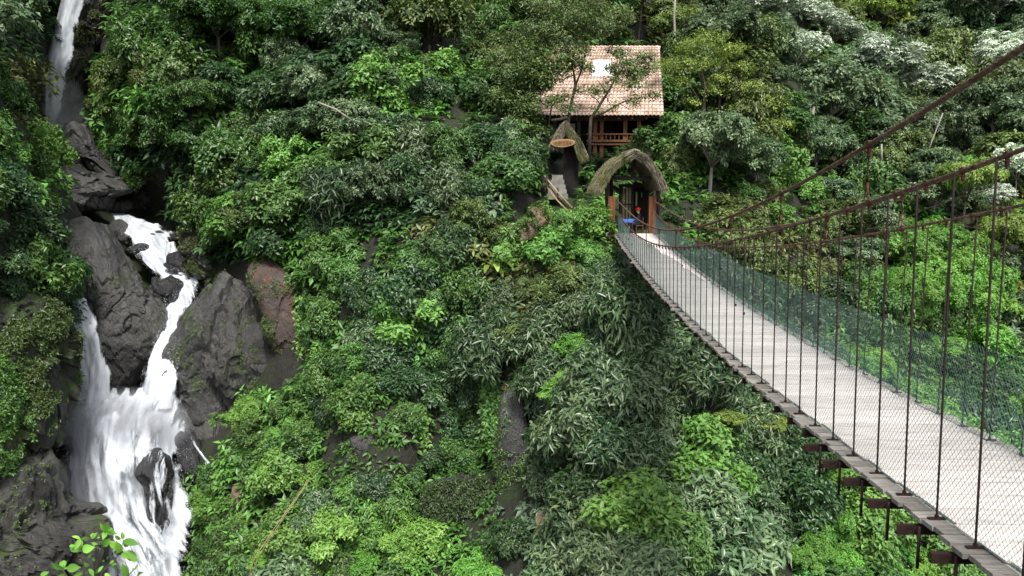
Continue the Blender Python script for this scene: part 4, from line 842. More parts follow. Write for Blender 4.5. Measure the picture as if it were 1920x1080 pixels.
tag(mb.build('tablecloth', M['blue'], None, True), 'crumpled blue cloth spread over the dark gatehouse table', 'cloth')
bx = empty('cooler', P(1180, 430, 46.7)); tag(bx, 'small white cooler box on the floor in front of the blue clothed table', 'cooler')
mb = MB(); mb.box((P(1180, 0, 46.6).x, 46.6, fl + .17), .36, .28, .34); kid(mb, 'body', M['white'], bx)
mb = MB(); mb.box((P(1180, 0, 46.6).x, 46.6, fl + .37), .39, .31, .05); kid(mb, 'lid', M['white'], bx)
chx = P(1206, 0, 47.).x
cr = empty('chair', (chx, 47.0, fl)); tag(cr, 'plain wooden chair under the guard in the red helmet', 'chair')
mb = MB(); mb.box((chx, 47, fl + .44), .42, .42, .04); kid(mb, 'seat', M['brownwood'], cr)
for dx in (-.18, .18):
    for dy in (-.18, .18): mb = MB(); mb.box((chx + dx, 47 + dy, fl + (.21 if dx < 0 else .45)), .035, .035, .42 if dx < 0 else .9); kid(mb, 'leg', M['brownwood'], cr)
    mb = MB(); mb.box((chx + dx, 47, fl + .18), .03, .34, .03); kid(mb, 'stretcher', M['brownwood'], cr)
mb = MB(); mb.box((chx + .18, 47, fl + .78), .03, .4, .16); kid(mb, 'backrest', M['brownwood'], cr)
# seated person, facing the table (towards -x)
def skinbody(name, joints, edges, m, parent, lv=2):
    me = bpy.data.meshes.new(name); me.from_pydata([j[:3] for j in joints], edges, []); o = bpy.data.objects.new(name, me); COL.objects.link(o)
    sk = o.modifiers.new('skin', 'SKIN'); 
    for i, j in enumerate(joints): me.skin_vertices[0].data[i].radius = (j[3], j[4] if len(j) > 4 else j[3])
    me.skin_vertices[0].data[0].use_root = True; sb = o.modifiers.new('sub', 'SUBSURF'); sb.levels = lv; sb.render_levels = lv
    dg = bpy.context.evaluated_depsgraph_get(); m2 = bpy.data.meshes.new_from_object(o.evaluated_get(dg)); bpy.data.objects.remove(o)
    m2.materials.clear(); m2.materials.append(m); m2.polygons.foreach_set('use_smooth', [True] * len(m2.polygons)); n = link(name, m2, parent); return n
per = empty('person', (chx, 47, fl)); tag(per, 'person in dark clothes and red helmet sitting beside the blue covered table', 'person')
J = [(0.02, 0, .53, .15, .13), (0, 0, .68, .14, .12), (-.03, 0, .88, .17, .13), (-.04, 0, 1.02, .12, .1), (-.05, 0, 1.1, .06), (-.07, 0, 1.2, .085, .1), (-.075, 0, 1.29, .08, .095),
     (-.03, .2, 1.0, .065), (-.1, .26, .76, .05), (-.32, .2, .72, .042), (-.4, .18, .73, .03),
     (-.03, -.2, 1.0, .065), (-.08, -.26, .76, .05), (-.3, -.2, .72, .042), (-.38, -.18, .73, .03),
     (-.02, .11, .52, .1), (-.42, .14, .54, .075), (-.42, .14, .28, .058), (-.4, .14, .09, .045), (-.52, .15, .06, .04),
     (-.02, -.11, .52, .1), (-.42, -.14, .54, .075), (-.4, -.14, .28, .058), (-.38, -.14, .09, .045), (-.5, -.15, .06, .04)]
Eg = [(0, 1), (1, 2), (2, 3), (3, 4), (4, 5), (5, 6), (3, 7), (7, 8), (8, 9), (9, 10), (3, 11), (11, 12), (12, 13), (13, 14), (0, 15), (15, 16), (16, 17), (17, 18), (18, 19), (0, 20), (20, 21), (21, 22), (22, 23), (23, 24)]
body = skinbody('body', J, Eg, M['blackcloth'], per); body.data.materials.append(M['skin'])
for p in body.data.polygons:
    c = p.center
    if c.z > 1.1 or (c.x < -.34 and .66 < c.z < .8): p.material_index = 1
def sph(c, r, sx=1, sy=1, sz=1, n=14, zmin=-2):
    mb = MB(); rows_ = []
    for i in range(n + 1):
        t = math.pi * i / n
        for k in range(n * 2):
            w = math.pi * k / n; p = Vector((math.sin(t) * math.cos(w) * sx, math.sin(t) * math.sin(w) * sy, max(zmin, math.cos(t)) * sz)) * r; mb.v.append(Vector(c) + p)
    for i in range(n):
        for k in range(n * 2): k2 = (k + 1) % (n * 2); mb.f.append((i * 2 * n + k, (i + 1) * 2 * n + k, (i + 1) * 2 * n + k2, i * 2 * n + k2))
    return mb
sph((-.075, 0, 1.32), .135, 1.1, .95, .95, zmin=-.15).build('helmet', M['redplastic'], per, True)
mb = MB(); mb.box((-.2, 0, 1.3), .09, .16, .015); mb.build('helmet_peak', M['redplastic'], per)
sph((-.165, 0, 1.2), .018, 1.4, .8, 1.2, 8).build('nose', M['skin'], per, True)

# ------------------------------------------------------------------ house behind
HY, RY = 60., 66.
hs_ = empty('house', P(1150, 270, HY)); tag(hs_, 'timber house with large salmon tiled roof half hidden behind trees', 'house')
EL, ER = P(955, 218, HY), P(1245, 218, HY); RL, RR = P(1045, 90, RY), P(1237, 90, RY)
nc, nr = 39, 21; sub = 8; wv = (ER - EL).length
sn = (ER - EL).cross(RR - ER).normalized(); sn = sn if sn.z > 0 else -sn
vv, ff = [], []; rw = []
for r_ in range(nr):
    for e in (0, 1):
        t = (r_ + (0 if e == 0 else 1.06)) / nr; h0 = .075 if e == 0 else .02
        a, b = EL.lerp(RL, min(1, t)), ER.lerp(RR, min(1, t))
        for i in range(nc * sub + 1):
            u = i / (nc * sub); ph = (u * nc) % 1; h = h0 + .075 * abs(math.sin(math.pi * ph)) ** .8 - (.02 if ph < .08 or ph > .92 else 0)
            vv.append(a.lerp(b, u) + sn * (h + .012 * noise.noise(Vector((int(u * nc) * 3.3, r_ * 2.7, 1)))))
    n_ = nc * sub + 1; b0 = r_ * 2 * n_
    for i in range(n_ - 1): ff.append((b0 + i, b0 + i + 1, b0 + n_ + i + 1, b0 + n_ + i))
    # lip of the course
    for i in range(n_): vv
mb = MB(); mb.v = vv; mb.f = ff
base_n = len(mb.v)
for r_ in range(nr):
    n_ = nc * sub + 1; b0 = r_ * 2 * n_; nb = len(mb.v)
    for i in range(n_): mb.v.append(mb.v[b0 + i] - sn * .05)
    for i in range(n_ - 1): mb.f.append((b0 + i, nb + i, nb + i + 1, b0 + i + 1))
tl = kid(mb, 'roof_tiles', M['tile'], hs_); tag(tl, kind='stuff')
mb = MB()
for i in range(24):
    a, b = RL.lerp(RR, i / 24), RL.lerp(RR, (i + 1.1) / 24); t = MB(); t.tube([a + sn * .08, b + sn * .05 + Vector((0, 0, -.01))], [.13, .11], 8); t = kid(t, 'ridge_tile', M['tile'], hs_)
mb = MB(); bk = Vector((0, 6, -5.5))
mb.poly([EL - sn * .12, ER - sn * .12, RR - sn * .12, RL - sn * .12]); mb.poly([RL, RR, RR + bk, RL + bk]); kid(mb, 'roof_deck', M['darkwood'], hs_)
mb = MB(); mb.poly([ER + Vector((-.15, .5, -.2)), ER + Vector((-.15, 11.5, -.2)), RR + Vector((-.15, 0, -.1))]); kid(mb, 'gable', M['darkwood'], hs_)
q = lambda x, y: EL.lerp(RL, (218 - y) / 128).lerp(ER.lerp(RR, (218 - y) / 128), 0) 
def onroof(px, py, up=.12):
    d = P(px, py, 1.); t = (EL.dot(sn)) / d.dot(sn); return d * t + sn * up
mb = MB(); c4 = [onroof(1109, 146), onroof(1146, 146), onroof(1145, 116), onroof(1113, 116)]; b0 = 0
mb.v = [c - sn * .1 for c in c4] + [c + sn * .05 for c in c4]; mb.f = [(4, 5, 6, 7), (0, 1, 5, 4), (1, 2, 6, 5), (2, 3, 7, 6), (3, 0, 4, 7)]; kid(mb, 'skylight', M['skylight'], hs_)
HF = HY + .8
for x in (1040, 1085, 1116, 1128, 1172, 1198):
    mb = MB(); bxp(mb, x - 3, 222, x + 3, 300, HF, .22); kid(mb, 'post', M['brownwood'] if x > 1100 else M['darkwood'], hs_)
for (x0, y0, x1, y1) in ((1020, 221, 1208, 226), (1100, 262, 1206, 266), (1100, 269, 1206, 272), (1184, 276, 1204, 280)):
    mb = MB(); bxp(mb, x0, y0, x1, y1, HF - .12, .12); kid(mb, 'beam', M['brownwood'], hs_)
for i in range(12):
    mb = MB(); x = 1104 + i * 8; bxp(mb, x, 252, x + 1.4, 263, HF - .05, .05); kid(mb, 'baluster', M['brownwood'], hs_)
mb = MB(); bxp(mb, 1100, 250, 1204, 252.5, HF - .1, .1); kid(mb, 'handrail', M['brownwood'], hs_)
mb = MB(); bxp(mb, 1100, 264, 1206, 268, HF, 3.6); kid(mb, 'floor', M['darkwood'], hs_)
mb = MB(); bxp(mb, 1020, 222, 1150, 300, HF + 3.5, .15); kid(mb, 'wall', M['darkwood'], hs_)
mb = MB(); bxp(mb, 1150, 300, 1206, 262, HF + .8, .15); kid(mb, 'wall', M['darkwood'], hs_)
for i in range(9):
    mb = MB(); a, b = P(1030 + i * 26, 219, HY), P(1030 + i * 26, 219, HY); mb.tube([a + Vector((0, 0, -.16)), a + Vector((0, 5.5, 5.1))], .06, 4); kid(mb, 'rafter', M['darkwood'], hs_)

# thatched kiosk with an oval board, left of the gate
kq = empty('kiosk', P(1068, 350, 52.5)); tag(kq, 'narrow dark kiosk under a steep pointed thatched roof above the stone steps', 'kiosk')
thatch(kq, [(1060, 226), (1066, 232), (1076, 245), (1086, 258), (1094, 272), (1103, 294)], 51.6, 54.6, .5, 5, M['thatchmoss'], M['thatchmoss'], straws=2600)
thatch(kq, [(1062, 226), (1054, 232), (1047, 243), (1042, 254), (1033, 270)], 51.6, 54.6, .42, 6, M['thatch'], M['thatchmoss'], straws=1800)
for i in range(9):
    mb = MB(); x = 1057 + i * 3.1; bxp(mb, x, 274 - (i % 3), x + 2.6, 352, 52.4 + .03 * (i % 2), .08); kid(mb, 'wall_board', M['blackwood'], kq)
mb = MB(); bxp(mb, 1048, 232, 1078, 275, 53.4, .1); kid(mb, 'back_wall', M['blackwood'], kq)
mb = MB(); mb.tube([P(1040, 262, 52.2), P(1061, 228, 52.2), P(1094, 285, 52.2)], .05, 6); kid(mb, 'roof_pole', M['darkwood'], kq)
mb = MB(); mb.tube([P(1034, 226, 52), P(1050, 224, 52), P(1064, 220, 52)], .09, 8); kid(mb, 'ridge_log', M['darkwood'], kq, True)
sg = empty('sign', P(1055, 268, 51.4)); tag(sg, 'oval carved wooden board hanging in the mouth of the thatched kiosk', 'sign')
def oval(c, rx, rz, dep, n=40, rim=0):
    mb = MB(); 
    for s in (0, 1):
        for i in range(n):
            w = 2 * math.pi * i / n; k = 1 + .03 * math.sin(3 * w) + .02 * math.sin(7 * w); mb.v.append(c + Vector((rx * math.cos(w) * k, dep * s, rz * math.sin(w) * k + .04 * rx * math.cos(w))))
    mb.f.append(tuple(range(n))); mb.f.append(tuple(reversed(range(n, 2 * n))))
    for i in range(n): mb.f.append((i, n + i, n + (i + 1) % n, (i + 1) % n))
    return mb
c = P(1055.5, 268, 51.4)
kid(oval(c, .72, .235, .06), 'rim', M['signedge'], sg); kid(oval(c + Vector((0, -.02, 0)), .62, .165, .03), 'face', M['signwood'], sg)
# worn carved strokes of the illegible lettering
mb = MB(); rr_ = random.Random(4)
for i in range(11):
    x = -.45 + i * .09; h = .05 + .06 * rr_.random(); mb.tube([c + Vector((x, -.03, -h)), c + Vector((x + rr_.uniform(-.03, .03), -.03, h))], .011, 4)
    if i % 2: mb.tube([c + Vector((x, -.03, rr_.uniform(-.03, .05))), c + Vector((x + .06, -.03, rr_.uniform(-.04, .05)))], .01, 4)
kid(mb, 'carving', M['darkwood'], sg)
for dx in (-.55, .55): mb = MB(); mb.tube([c + Vector((dx, .03, .12)), P(1060 + dx * 8, 240, 51.9)], .012, 4); kid(mb, 'hanger', M['darkwood'], sg)
# stone steps and bamboo rail
st = empty('stone_steps', P(1045, 365, 50.5)); tag(st, 'rough stone steps climbing to the thatched kiosk', 'steps')
for i in range(5):
    w = 21 - i * 1.5; mb = MB(); y0 = 372 - i * 9; bxp(mb, 1046 - w + i * 1, y0 - 8, 1046 + w * .9 - i, y0 + 2, 49.6 + i * .42, .6); kid(mb, 'step', M['concrete'], st)
bl = empty('bamboo_rail', P(1045, 390, 49)); tag(bl, 'bamboo handrail slanting down beside the stone steps', 'handrail')
for k in range(3):
    mb = MB(); mb.tube([P(1021 + k * 1, 330 + k * 9, 49.2), P(1045, 360 + k * 8, 48.7), P(1073, 390 + k * 7, 48.2)], .045, 6); kid(mb, 'rail', M['bamboo'] if k != 1 else M['darkwood'], bl, True)
for x, y in ((1025, 328), (1046, 352), (1068, 380)): mb = MB(); mb.tube([P(x, y, 48.9), P(x, y + 34, 48.9)], .055, 6); kid(mb, 'rail_post', M['darkwood'], bl, True)

# ------------------------------------------------------------------ hero trees, seen limb by limb
def hero(name, label, limbs, pads, m, lnm, ratio=.45, nlf=12, Y=56., seed=1, bark=None, cat='tree', droop=.25, flat=.5, e0=.9, e1=1.8, spread=.7):
    rs = np.random.RandomState(seed); base = P(limbs[0][0][0], limbs[0][0][1], Y + limbs[0][0][2]); root = empty(name, base); tag(root, label, cat)
    for li, lb in enumerate(limbs):
        mb = MB(); mb.tube([P(a[0], a[1], Y + a[2]) for a in lb], [a[3] for a in lb], 6); kid(mb, 'trunk' if li == 0 else 'limb', bark or M['bark'], root, True)
    cs, axs, tn = [], [], []
    for (px, py, dy, rx, n) in pads:
        c = np.array(P(px, py, Y + dy)); R_ = rx * (Y + dy) / F; d = norm(rs.normal(size=(n, 3)) + np.array([0, -.15, .5])); 
        cs.append(c + d * R_ * rs.uniform(.3, 1.05, (n, 1)) * np.array([1, 1, flat])); axs.append(norm(d * .5 + np.array([0, 0, .6]) + rs.normal(size=(n, 3)) * .2)); tn.append(np.clip(rs.uniform(.25, .7) + rs.normal(size=n) * .13, 0, 1))
    cs, axs, tn = map(np.concatenate, (cs, axs, tn))
    pos, d, up_, L = rosette(cs, axs, nlf, lnm, ratio, e0, e1, droop, rs, spread=spread)
    v, f = leafgeo(pos, d, up_, L, ratio, .25, .15); tone = np.clip(np.repeat(tn, nlf) + rs.normal(size=len(pos)) * .18, 0, 1)
    link('crown', npmesh('crown', v - np.array(base), f, False, {'tone': np.repeat(tone, 4)}), root, m); return root
hero('tree', 'dark forked tree in front of the left half of the tiled roof', [[(1062, 300, 0, .16), (1066, 222, 0, .13), (1072, 190, 0, .11), (1079, 160, 0, .1), (1076, 138, 0, .07), (1070, 110, 0, .05), (1068, 70, 0, .04)], [(1079, 160, 0, .08), (1088, 138, 0, .06), (1096, 112, .3, .04), (1100, 80, .3, .03)],
     [(1076, 140, 0, .05), (1062, 146, -.2, .035), (1050, 156, -.3, .02)], [(1074, 130, 0, .05), (1050, 112, -.5, .035), (1028, 92, -.5, .02)]],
     [(1085, 40, 0, 42, 90), (1040, 70, .2, 40, 80), (1090, 95, .3, 26, 50), (1060, 110, -.3, 24, 34), (1020, 120, 0, 40, 70), (1125, 55, .3, 40, 80), (1000, 60, .5, 45, 90), (1103, 128, -.3, 14, 22), (1085, 170, -.2, 14, 14), (1160, 30, .5, 40, 80), (1065, 180, -.2, 12, 8), (990, 160, .4, 32, 60), (1040, 20, 1, 50, 90), (1110, 10, 1, 50, 90)], M['olive'], .2, Y=55, seed=2, flat=.45)
hero('tree', 'leaning dark tree crossing the right half of the tiled roof', [[(1104, 300, 0, .16), (1108, 222, 0, .12), (1125, 196, 0, .1), (1138, 176, 0, .08), (1152, 152, 0, .05), (1168, 130, 0, .03)], [(1112, 220, 0, .09), (1135, 210, -.2, .07), (1162, 194, -.3, .05), (1185, 186, -.3, .03), (1205, 182, -.3, .02)],
     [(1138, 176, 0, .05), (1128, 160, 0, .03), (1120, 150, 0, .02)], [(1162, 194, -.3, .03), (1178, 204, -.3, .02), (1192, 208, -.3, .012)], [(1125, 196, 0, .05), (1118, 186, 0, .03), (1106, 178, 0, .02)]],
     [(1175, 125, 0, 32, 60), (1205, 135, 0, 28, 50), (1150, 150, -.2, 22, 30), (1190, 160, -.2, 30, 44), (1222, 178, -.2, 18, 22), (1130, 172, -.2, 16, 16), (1110, 170, -.2, 16, 16), (1185, 190, -.3, 20, 20), (1160, 100, .2, 26, 50), (1205, 110, .2, 26, 50), (1148, 128, .1, 15, 26), (1185, 140, .1, 28, 50), (1150, 200, -.3, 14, 8), (1120, 205, -.2, 12, 8)], M['olive'], .19, Y=55.4, seed=3, flat=.45)
hero('tree', 'dark tree with crooked trunk against the left end of the tiled roof', [[(975, 310, 0, .15), (985, 235, 0, .12), (990, 205, 0, .12), (1000, 184, 0, .1), (1015, 172, 0, .06), (1030, 160, 0, .03)], [(990, 205, 0, .07), (975, 180, 0, .05), (958, 160, 0, .03)], [(1028, 240, 0, .06), (1034, 200, 0, .05), (1046, 178, 0, .03)]],
     [(960, 140, 0, 40, 80), (1000, 135, 0, 36, 70), (1035, 150, -.2, 22, 30), (940, 180, 0, 34, 60), (975, 230, -.2, 34, 50), (1045, 185, -.2, 14, 12), (1015, 250, -.3, 26, 36), (930, 110, .5, 44, 80), (990, 100, .6, 44, 90), (1030, 130, .2, 30, 60), (960, 200, .2, 34, 60), (1000, 210, .1, 24, 30), (1030, 60, .8, 40, 90), (1060, 100, .2, 28, 70), (1020, 150, .1, 30, 70), (1000, 190, .1, 30, 60), (1070, 60, .5, 34, 80), (1050, 130, .1, 24, 60), (1035, 190, -.1, 26, 50), (1085, 120, 0, 20, 40), (985, 205, .1, 30, 70), (1065, 205, -.2, 18, 26)], M['olive'], .19, Y=54.6, seed=4, flat=.5)
hero('umbrella_tree', 'flat-topped yellow-green tree with two slender dark trunks right of the tiled roof', [[(1322, 330, 0, .18), (1323, 260, 0, .14), (1320, 200, 0, .12), (1322, 160, 0, .1), (1312, 120, 0, .06), (1290, 95, 0, .03)], [(1345, 330, .5, .14), (1346, 220, .5, .1), (1350, 185, .5, .09), (1338, 150, .3, .06), (1330, 110, .2, .03)],
     [(1350, 185, .5, .06), (1375, 150, .5, .04), (1400, 125, .5, .02)], [(1320, 200, 0, .05), (1296, 165, 0, .04), (1265, 140, 0, .02)], [(1346, 220, .5, .06), (1385, 200, .5, .04), (1430, 195, .5, .02)]],
     [(1325, 75, 0, 45, 110), (1285, 95, 0, 36, 80), (1370, 95, 0, 40, 90), (1250, 125, 0, 34, 70), (1310, 120, 0, 36, 70), (1385, 130, 0, 34, 70), (1270, 155, .2, 30, 50), (1350, 150, 0, 30, 50), (1340, 170, -.3, 26, 30), (1400, 165, 0, 36, 70), (1440, 195, .3, 38, 70), (1375, 205, 0, 32, 50), (1455, 235, .3, 32, 60), (1415, 240, 0, 32, 50), (1300, 190, .4, 24, 26)], M['yellow'], .17, Y=62, seed=5, flat=.38)
def stem(name, label, pts, Y, m, cat='tree trunk'):
    mb = MB(); mb.tube([P(a, b, Y) for a, b, r in pts], [r for a, b, r in pts], 6); o = mb.build(name, m, None, True); return tag(o, label, cat)
stem('bare_trunk', 'slim pale bare trunk in the dark gap above the umbrella tree', [(1264, 110, .12), (1266, 70, .11), (1264, 30, .1), (1267, -20, .09)], 74, M['palebark'])
stem('bare_trunk', 'short pale trunk on the far slope under the upper cable', [(1524, 238, .16), (1523, 220, .15), (1526, 200, .12)], 76, M['palebark'])
stem('bare_trunk', 'pale leaning forked trunk behind the near hanger rods', [(1738, 292, .08), (1748, 262, .07), (1757, 240, .06), (1768, 212, .05)], 78, M['palebark'])
stem('bare_trunk', 'thin pale upright trunk behind the crossing cables', [(1653, 308, .1), (1653, 270, .08)], 76, M['palebark'])
stem('bare_trunk', 'thin pale fallen branch across the dark middle slope', [(596, 192, .05), (630, 205, .06), (660, 226, .06)], 50, M['palebark'], 'branch')
for x0, y0, x1, y1, Y in ((575, 905, 460, 1100, 36), (580, 900, 466, 1100, 36.2)):
    mb = MB(); mb.tube([P(x0, y0, Y), P((x0 + x1) / 2 - 3 , (y0 + y1) / 2 - 12, Y - .3), P(x1 + 18, y1 - 55, Y - .4), P(x1, y1, Y - .5)], [.01, .018, .022, .026], 5)
    tag(mb.build('dry_stalk', M['bamboo'], None, True), 'long dry yellow stalk slanting over the bushes, ' + ('upper strand' if x0 == 580 else 'lower strand'), 'stalk', 'dry stalks')
# ferns and big-leaved plants
def fern(px, py, label, nf=9, ln=1.1, seed=1, Y=None, m=None, out=.5):
    rs = np.random.RandomState(seed); b = Vector(surf(float(px), float(py)).tolist()) if Y is None else P(px, py, Y); b = b + Vector((0, -out, 0)); root = empty('fern', b); tag(root, label, 'fern')
    for i in range(nf):
        a = 2 * math.pi * i / nf + rs.uniform(-.2, .2); pos, dr = [], []; p = Vector((0, 0, 0)); d = Vector((math.cos(a), math.sin(a), 1.1)).normalized(); pts = [p.copy()]
        for k in range(22): p = p + d * ln / 22; d = (d + Vector((0, 0, -.085))).normalized(); pts.append(p.copy()); 
        po, di, up_, L = [], [], [], []
        for k in range(2, 22):
            t = (pts[k] - pts[k - 1]).normalized(); s = t.cross(Vector((0, 0, 1))).normalized(); w = ln * .3 * math.sin(math.pi * min(1, k / 22 + .12)) 
            for sg_ in (-1, 1): po.append(pts[k]); di.append(s * sg_ + t * .35); up_.append(s.cross(t)); L.append(w)
        v, f = leafgeo(np.array(po), norm(np.array(di)), np.array(up_), np.array(L), .26, .1, .1); me = npmesh('frond', v, f, False, {'tone': np.full(len(v), rs.uniform(.5, 1))}); link('frond', me, root, m or M['bright'])
    mb = MB(); mb.tube([(0, out * .9, -.5), (0, out * .3, -.2), (0, 0, .02)], .07, 6); mb.build('stem', M['bark'], root, True)
fern(352, 268, 'bright fern on the dark cliff over the grotto', 9, 1.5, 1)
fern(655, 458, 'pale drooping fern in the dark hollow of the slope', 8, 1.3, 2, m=M['silver'])
fern(245, 262, 'small bright fern low on the cliff left of the larger fern', 7, 1., 3)
fern(700, 700, 'arching fern on the cliff above the brown ledge', 9, 1.1, 4)
fern(1215, 505, 'dark fern growing under the concrete abutment', 9, 1.3, 5, m=M['dark'])
fern(958, 335, 'spiky tuft of pale leaves on the trunk left of the kiosk', 9, 1.1, 6, m=M['yellow'])
fern(590, 985, 'bright fern beside the dry stalk at the bottom', 9, .9, 7)
fern(40, 905, 'tiny fern on the wet rocks at the lower left', 6, .4, 8)
def bigleaf(px, py, label, n=9, ln=.9, seed=1, m=None, wr=.42, out=.9):
    rs = np.random.RandomState(seed); b = Vector(surf(float(px), float(py)).tolist()) + Vector((0, -out, 0)); root = empty('large_leaved_plant', b); tag(root, label, 'plant')
    for i in range(n):
        a = rs.uniform(0, 6.28); d = Vector((math.cos(a), math.sin(a) - .4, rs.uniform(.1, 1.1))).normalized(); s0 = d * rs.uniform(.25, .7) * ln; L = ln * rs.uniform(.6, 1); sd_ = d.cross(Vector((0, 0, 1))).normalized(); 
        mb = MB(); dn = Vector((d.x, d.y, d.z - .9)).normalized(); q = []; mb.tube([(0, 0, 0), s0], .015, 4, False)
        b0 = len(mb.v); K_ = 7
        for k in range(K_ + 1):
            t = k / K_; c_ = s0 + d.lerp(dn, t).normalized() * L * t; w = L * wr * .5 * math.sin(math.pi * min(1, t * .92 + .06)) ** .75; nn_ = sd_.cross(d)
            mb.v += [c_ - sd_ * w + nn_ * w * .25, c_, c_ + sd_ * w + nn_ * w * .25]
        for k in range(K_):
            for e in (0, 1): mb.f.append((b0 + 3 * k + e, b0 + 3 * k + e + 1, b0 + 3 * k + 4 + e, b0 + 3 * k + 3 + e))
        me = mb.mesh('leaf', True); at = me.attributes.new('tone', 'FLOAT', 'POINT'); at.data.foreach_set('value', [rs.uniform(.3, 1)] * len(me.vertices)); link('leaf', me, root, m or M['bright'])
    mb = MB(); mb.tube([(0, out, -.3), (0, out * .4, -.1), (0, 0, .03)], .05, 6); mb.build('stem', M['bark'], root, True)
bigleaf(925, 500, 'large-leaved plant with yellowing leaves left of the tan boulders', 10, 1.1, 1, M['yellow'])
bigleaf(955, 440, 'dark heart-leaved plant beside the tan boulder', 9, .7, 2, M['dark'])
bigleaf(570, 830, 'plant with round pale green leaves on the green mound', 14, .55, 3, M['silver'], .8)
bigleaf(860, 345, 'plant with broad round leaves left of the bare cliff patch', 9, .8, 4, M['silver'], .7)
bigleaf(1100, 560, 'broad-leaved plant on the slope left of the abutment', 9, .8, 5, M['bright'], .5)
bigleaf(1075, 640, 'broad pale leaves hanging below the tan boulders', 8, .8, 6, M['silver'], .5)
bigleaf(1180, 560, 'dark broad-leaved plant in the shade under the abutment', 9, .9, 7, M['mid'], .5)
bigleaf(1400, 690, 'broad-leaved plant with yellow leaves under the deck edge', 9, .8, 8, M['yellow'], .4)
# creepers hanging down the cliff
rs0 = np.random.RandomState(5); CRL = ['spilling from the ledge at the far left edge', 'high on the mossy left wall by the chute', 'on the left wall above the other creeper by the chute', 'on the overhang above the grotto', 'right of the grotto overhang', 'above the reddish slab', 'beside the reddish slab', 'right of the reddish slab', 'over the narrow brown pillar', 'under the narrow brown pillar', 'left end of the brown ledge', 'in the dark centre of the cliff', 'left of the long curtains', 'above the shaded cliff face', 'forming the left long curtain', 'low on the shaded cliff face', 'in the middle of the long curtains', 'right half of the long curtains', 'just above the pale strip foot', 'inner right long curtain', 'outermost right long curtain', 'beside the top of the pale strip', 'under the big yellow-leaved plant', 'beside the foot of the pale strip']
cr_spots = [(870, 590, 190), (888, 600, 230), (905, 620, 200), (850, 640, 180), (920, 640, 240), (830, 690, 160), (895, 780, 120), (560, 520, 120), (575, 560, 150), (600, 600, 170), (615, 640, 160), (845, 900, 120), (925, 700, 200), (1000, 860, 150), (990, 640, 160), (955, 560, 150), (120, 560, 120), (140, 520, 90), (345, 320, 130), (360, 360, 140), (640, 750, 120), (30, 560, 120), (800, 560, 130), (780, 780, 120)]
cr_spots.sort()
for i, (px, py, hpx) in enumerate(cr_spots):
    n = 26; b = Vector(surf(float(px), float(py)).tolist()) + Vector((0, -.9, .2)); Yd = b.y; H = hpx * Yd / F; cs = []
    for s_ in range(5):
        ox = rs0.uniform(-.5, .5); h = H * rs0.uniform(.6, 1)
        for k in range(n): t = k / n; cs.append((ox + .12 * math.sin(k * .7 + s_) , rs0.uniform(-.15, .15) - .25 * t, -h * t))
    cs = np.array(cs); ax = norm(np.array([0, -1, .35]) + rs0.normal(size=cs.shape) * .3); pos, d, up_, L = rosette(cs, ax, 8, .2, .5, .9, 1.7, .5, rs0, spread=.5)
    v, f = leafgeo(pos, d, up_, L, .55); root = tag(link('creeper', npmesh('creeper', v, f, False, {'tone': np.repeat(np.clip(rs0.normal(size=len(pos)) * .2 + .5, 0, 1), 4)}), None, M['mid'] if i % 2 else M['bright']), 'hanging creeper curtain ' + CRL[i], 'creeper', 'creepers hanging on the gorge wall'); root.location = b
# red flowers
for i, (px, py, w) in enumerate([(948, 730, 'beside the pale rock strip'), (1090, 752, 'in the middle of the drooping shrubs'), (1228, 778, 'low under the left side of the deck'), (1222, 757, 'just above another red flower under the deck'), (1056, 576, 'on the slope below the tan boulders'), (1292, 697, 'close under the deck edge')]):
    b = Vector(surf(float(px), float(py)).tolist()); b = b * ((b.length - 1.6) / b.length); rs = np.random.RandomState(i); r = empty('flower', b); tag(r, 'small red flower ' + w, 'flower', 'red flowers among the drooping shrubs')
    pos, d, up_, L = rosette(np.zeros((1, 3)), np.array([[0, -.8, .6]]), 8, .16, .5, .5, 1.3, .1, rs, spread=.1); v, f = leafgeo(pos, d, up_, L, .5); link('petals', npmesh('petals', v, f), r, M['flower'])
    mb = MB(); mb.tube([(0, 0, 0), (0, .5, -.3), (0, 1.2, -.6)], .012, 4); mb.build('stalk', M['bark'], r)

# ------------------------------------------------------------------ leafy sprig close to the camera, lower left
SY = 4.6; sprig = empty('leafy_sprig', P(190, 1500, SY)); tag(sprig, 'bright green leafy twig close to the camera in front of the falls', 'twig')
def spr(x, y, dy=0): return P(60 + x / 8, 960 + y / 8, SY + dy)
ST = [[(900, 4400), (860, 1200), (1000, 700), (1080, 400), (1120, 230)], [(900, 2400), (1050, 900), (1240, 720), (1330, 600), (1370, 420)], [(860, 1600), (700, 1200), (480, 900), (470, 800)], [(1080, 420), (920, 410), (740, 420)], [(1060, 480), (900, 520), (760, 560)], [(900, 3000), (1400, 1100), (1440, 950), (1560, 840)], [(860, 1500), (780, 900), (770, 620)], [(600, 1400), (350, 1100), (180, 960)]]
for s_ in ST:
    mb = MB(); mb.tube([spr(x, y) for x, y in s_], [.006 - .0045 * i / (len(s_) - 1) for i in range(len(s_))], 5); kid(mb, 'stem', M['bark'], sprig, True)
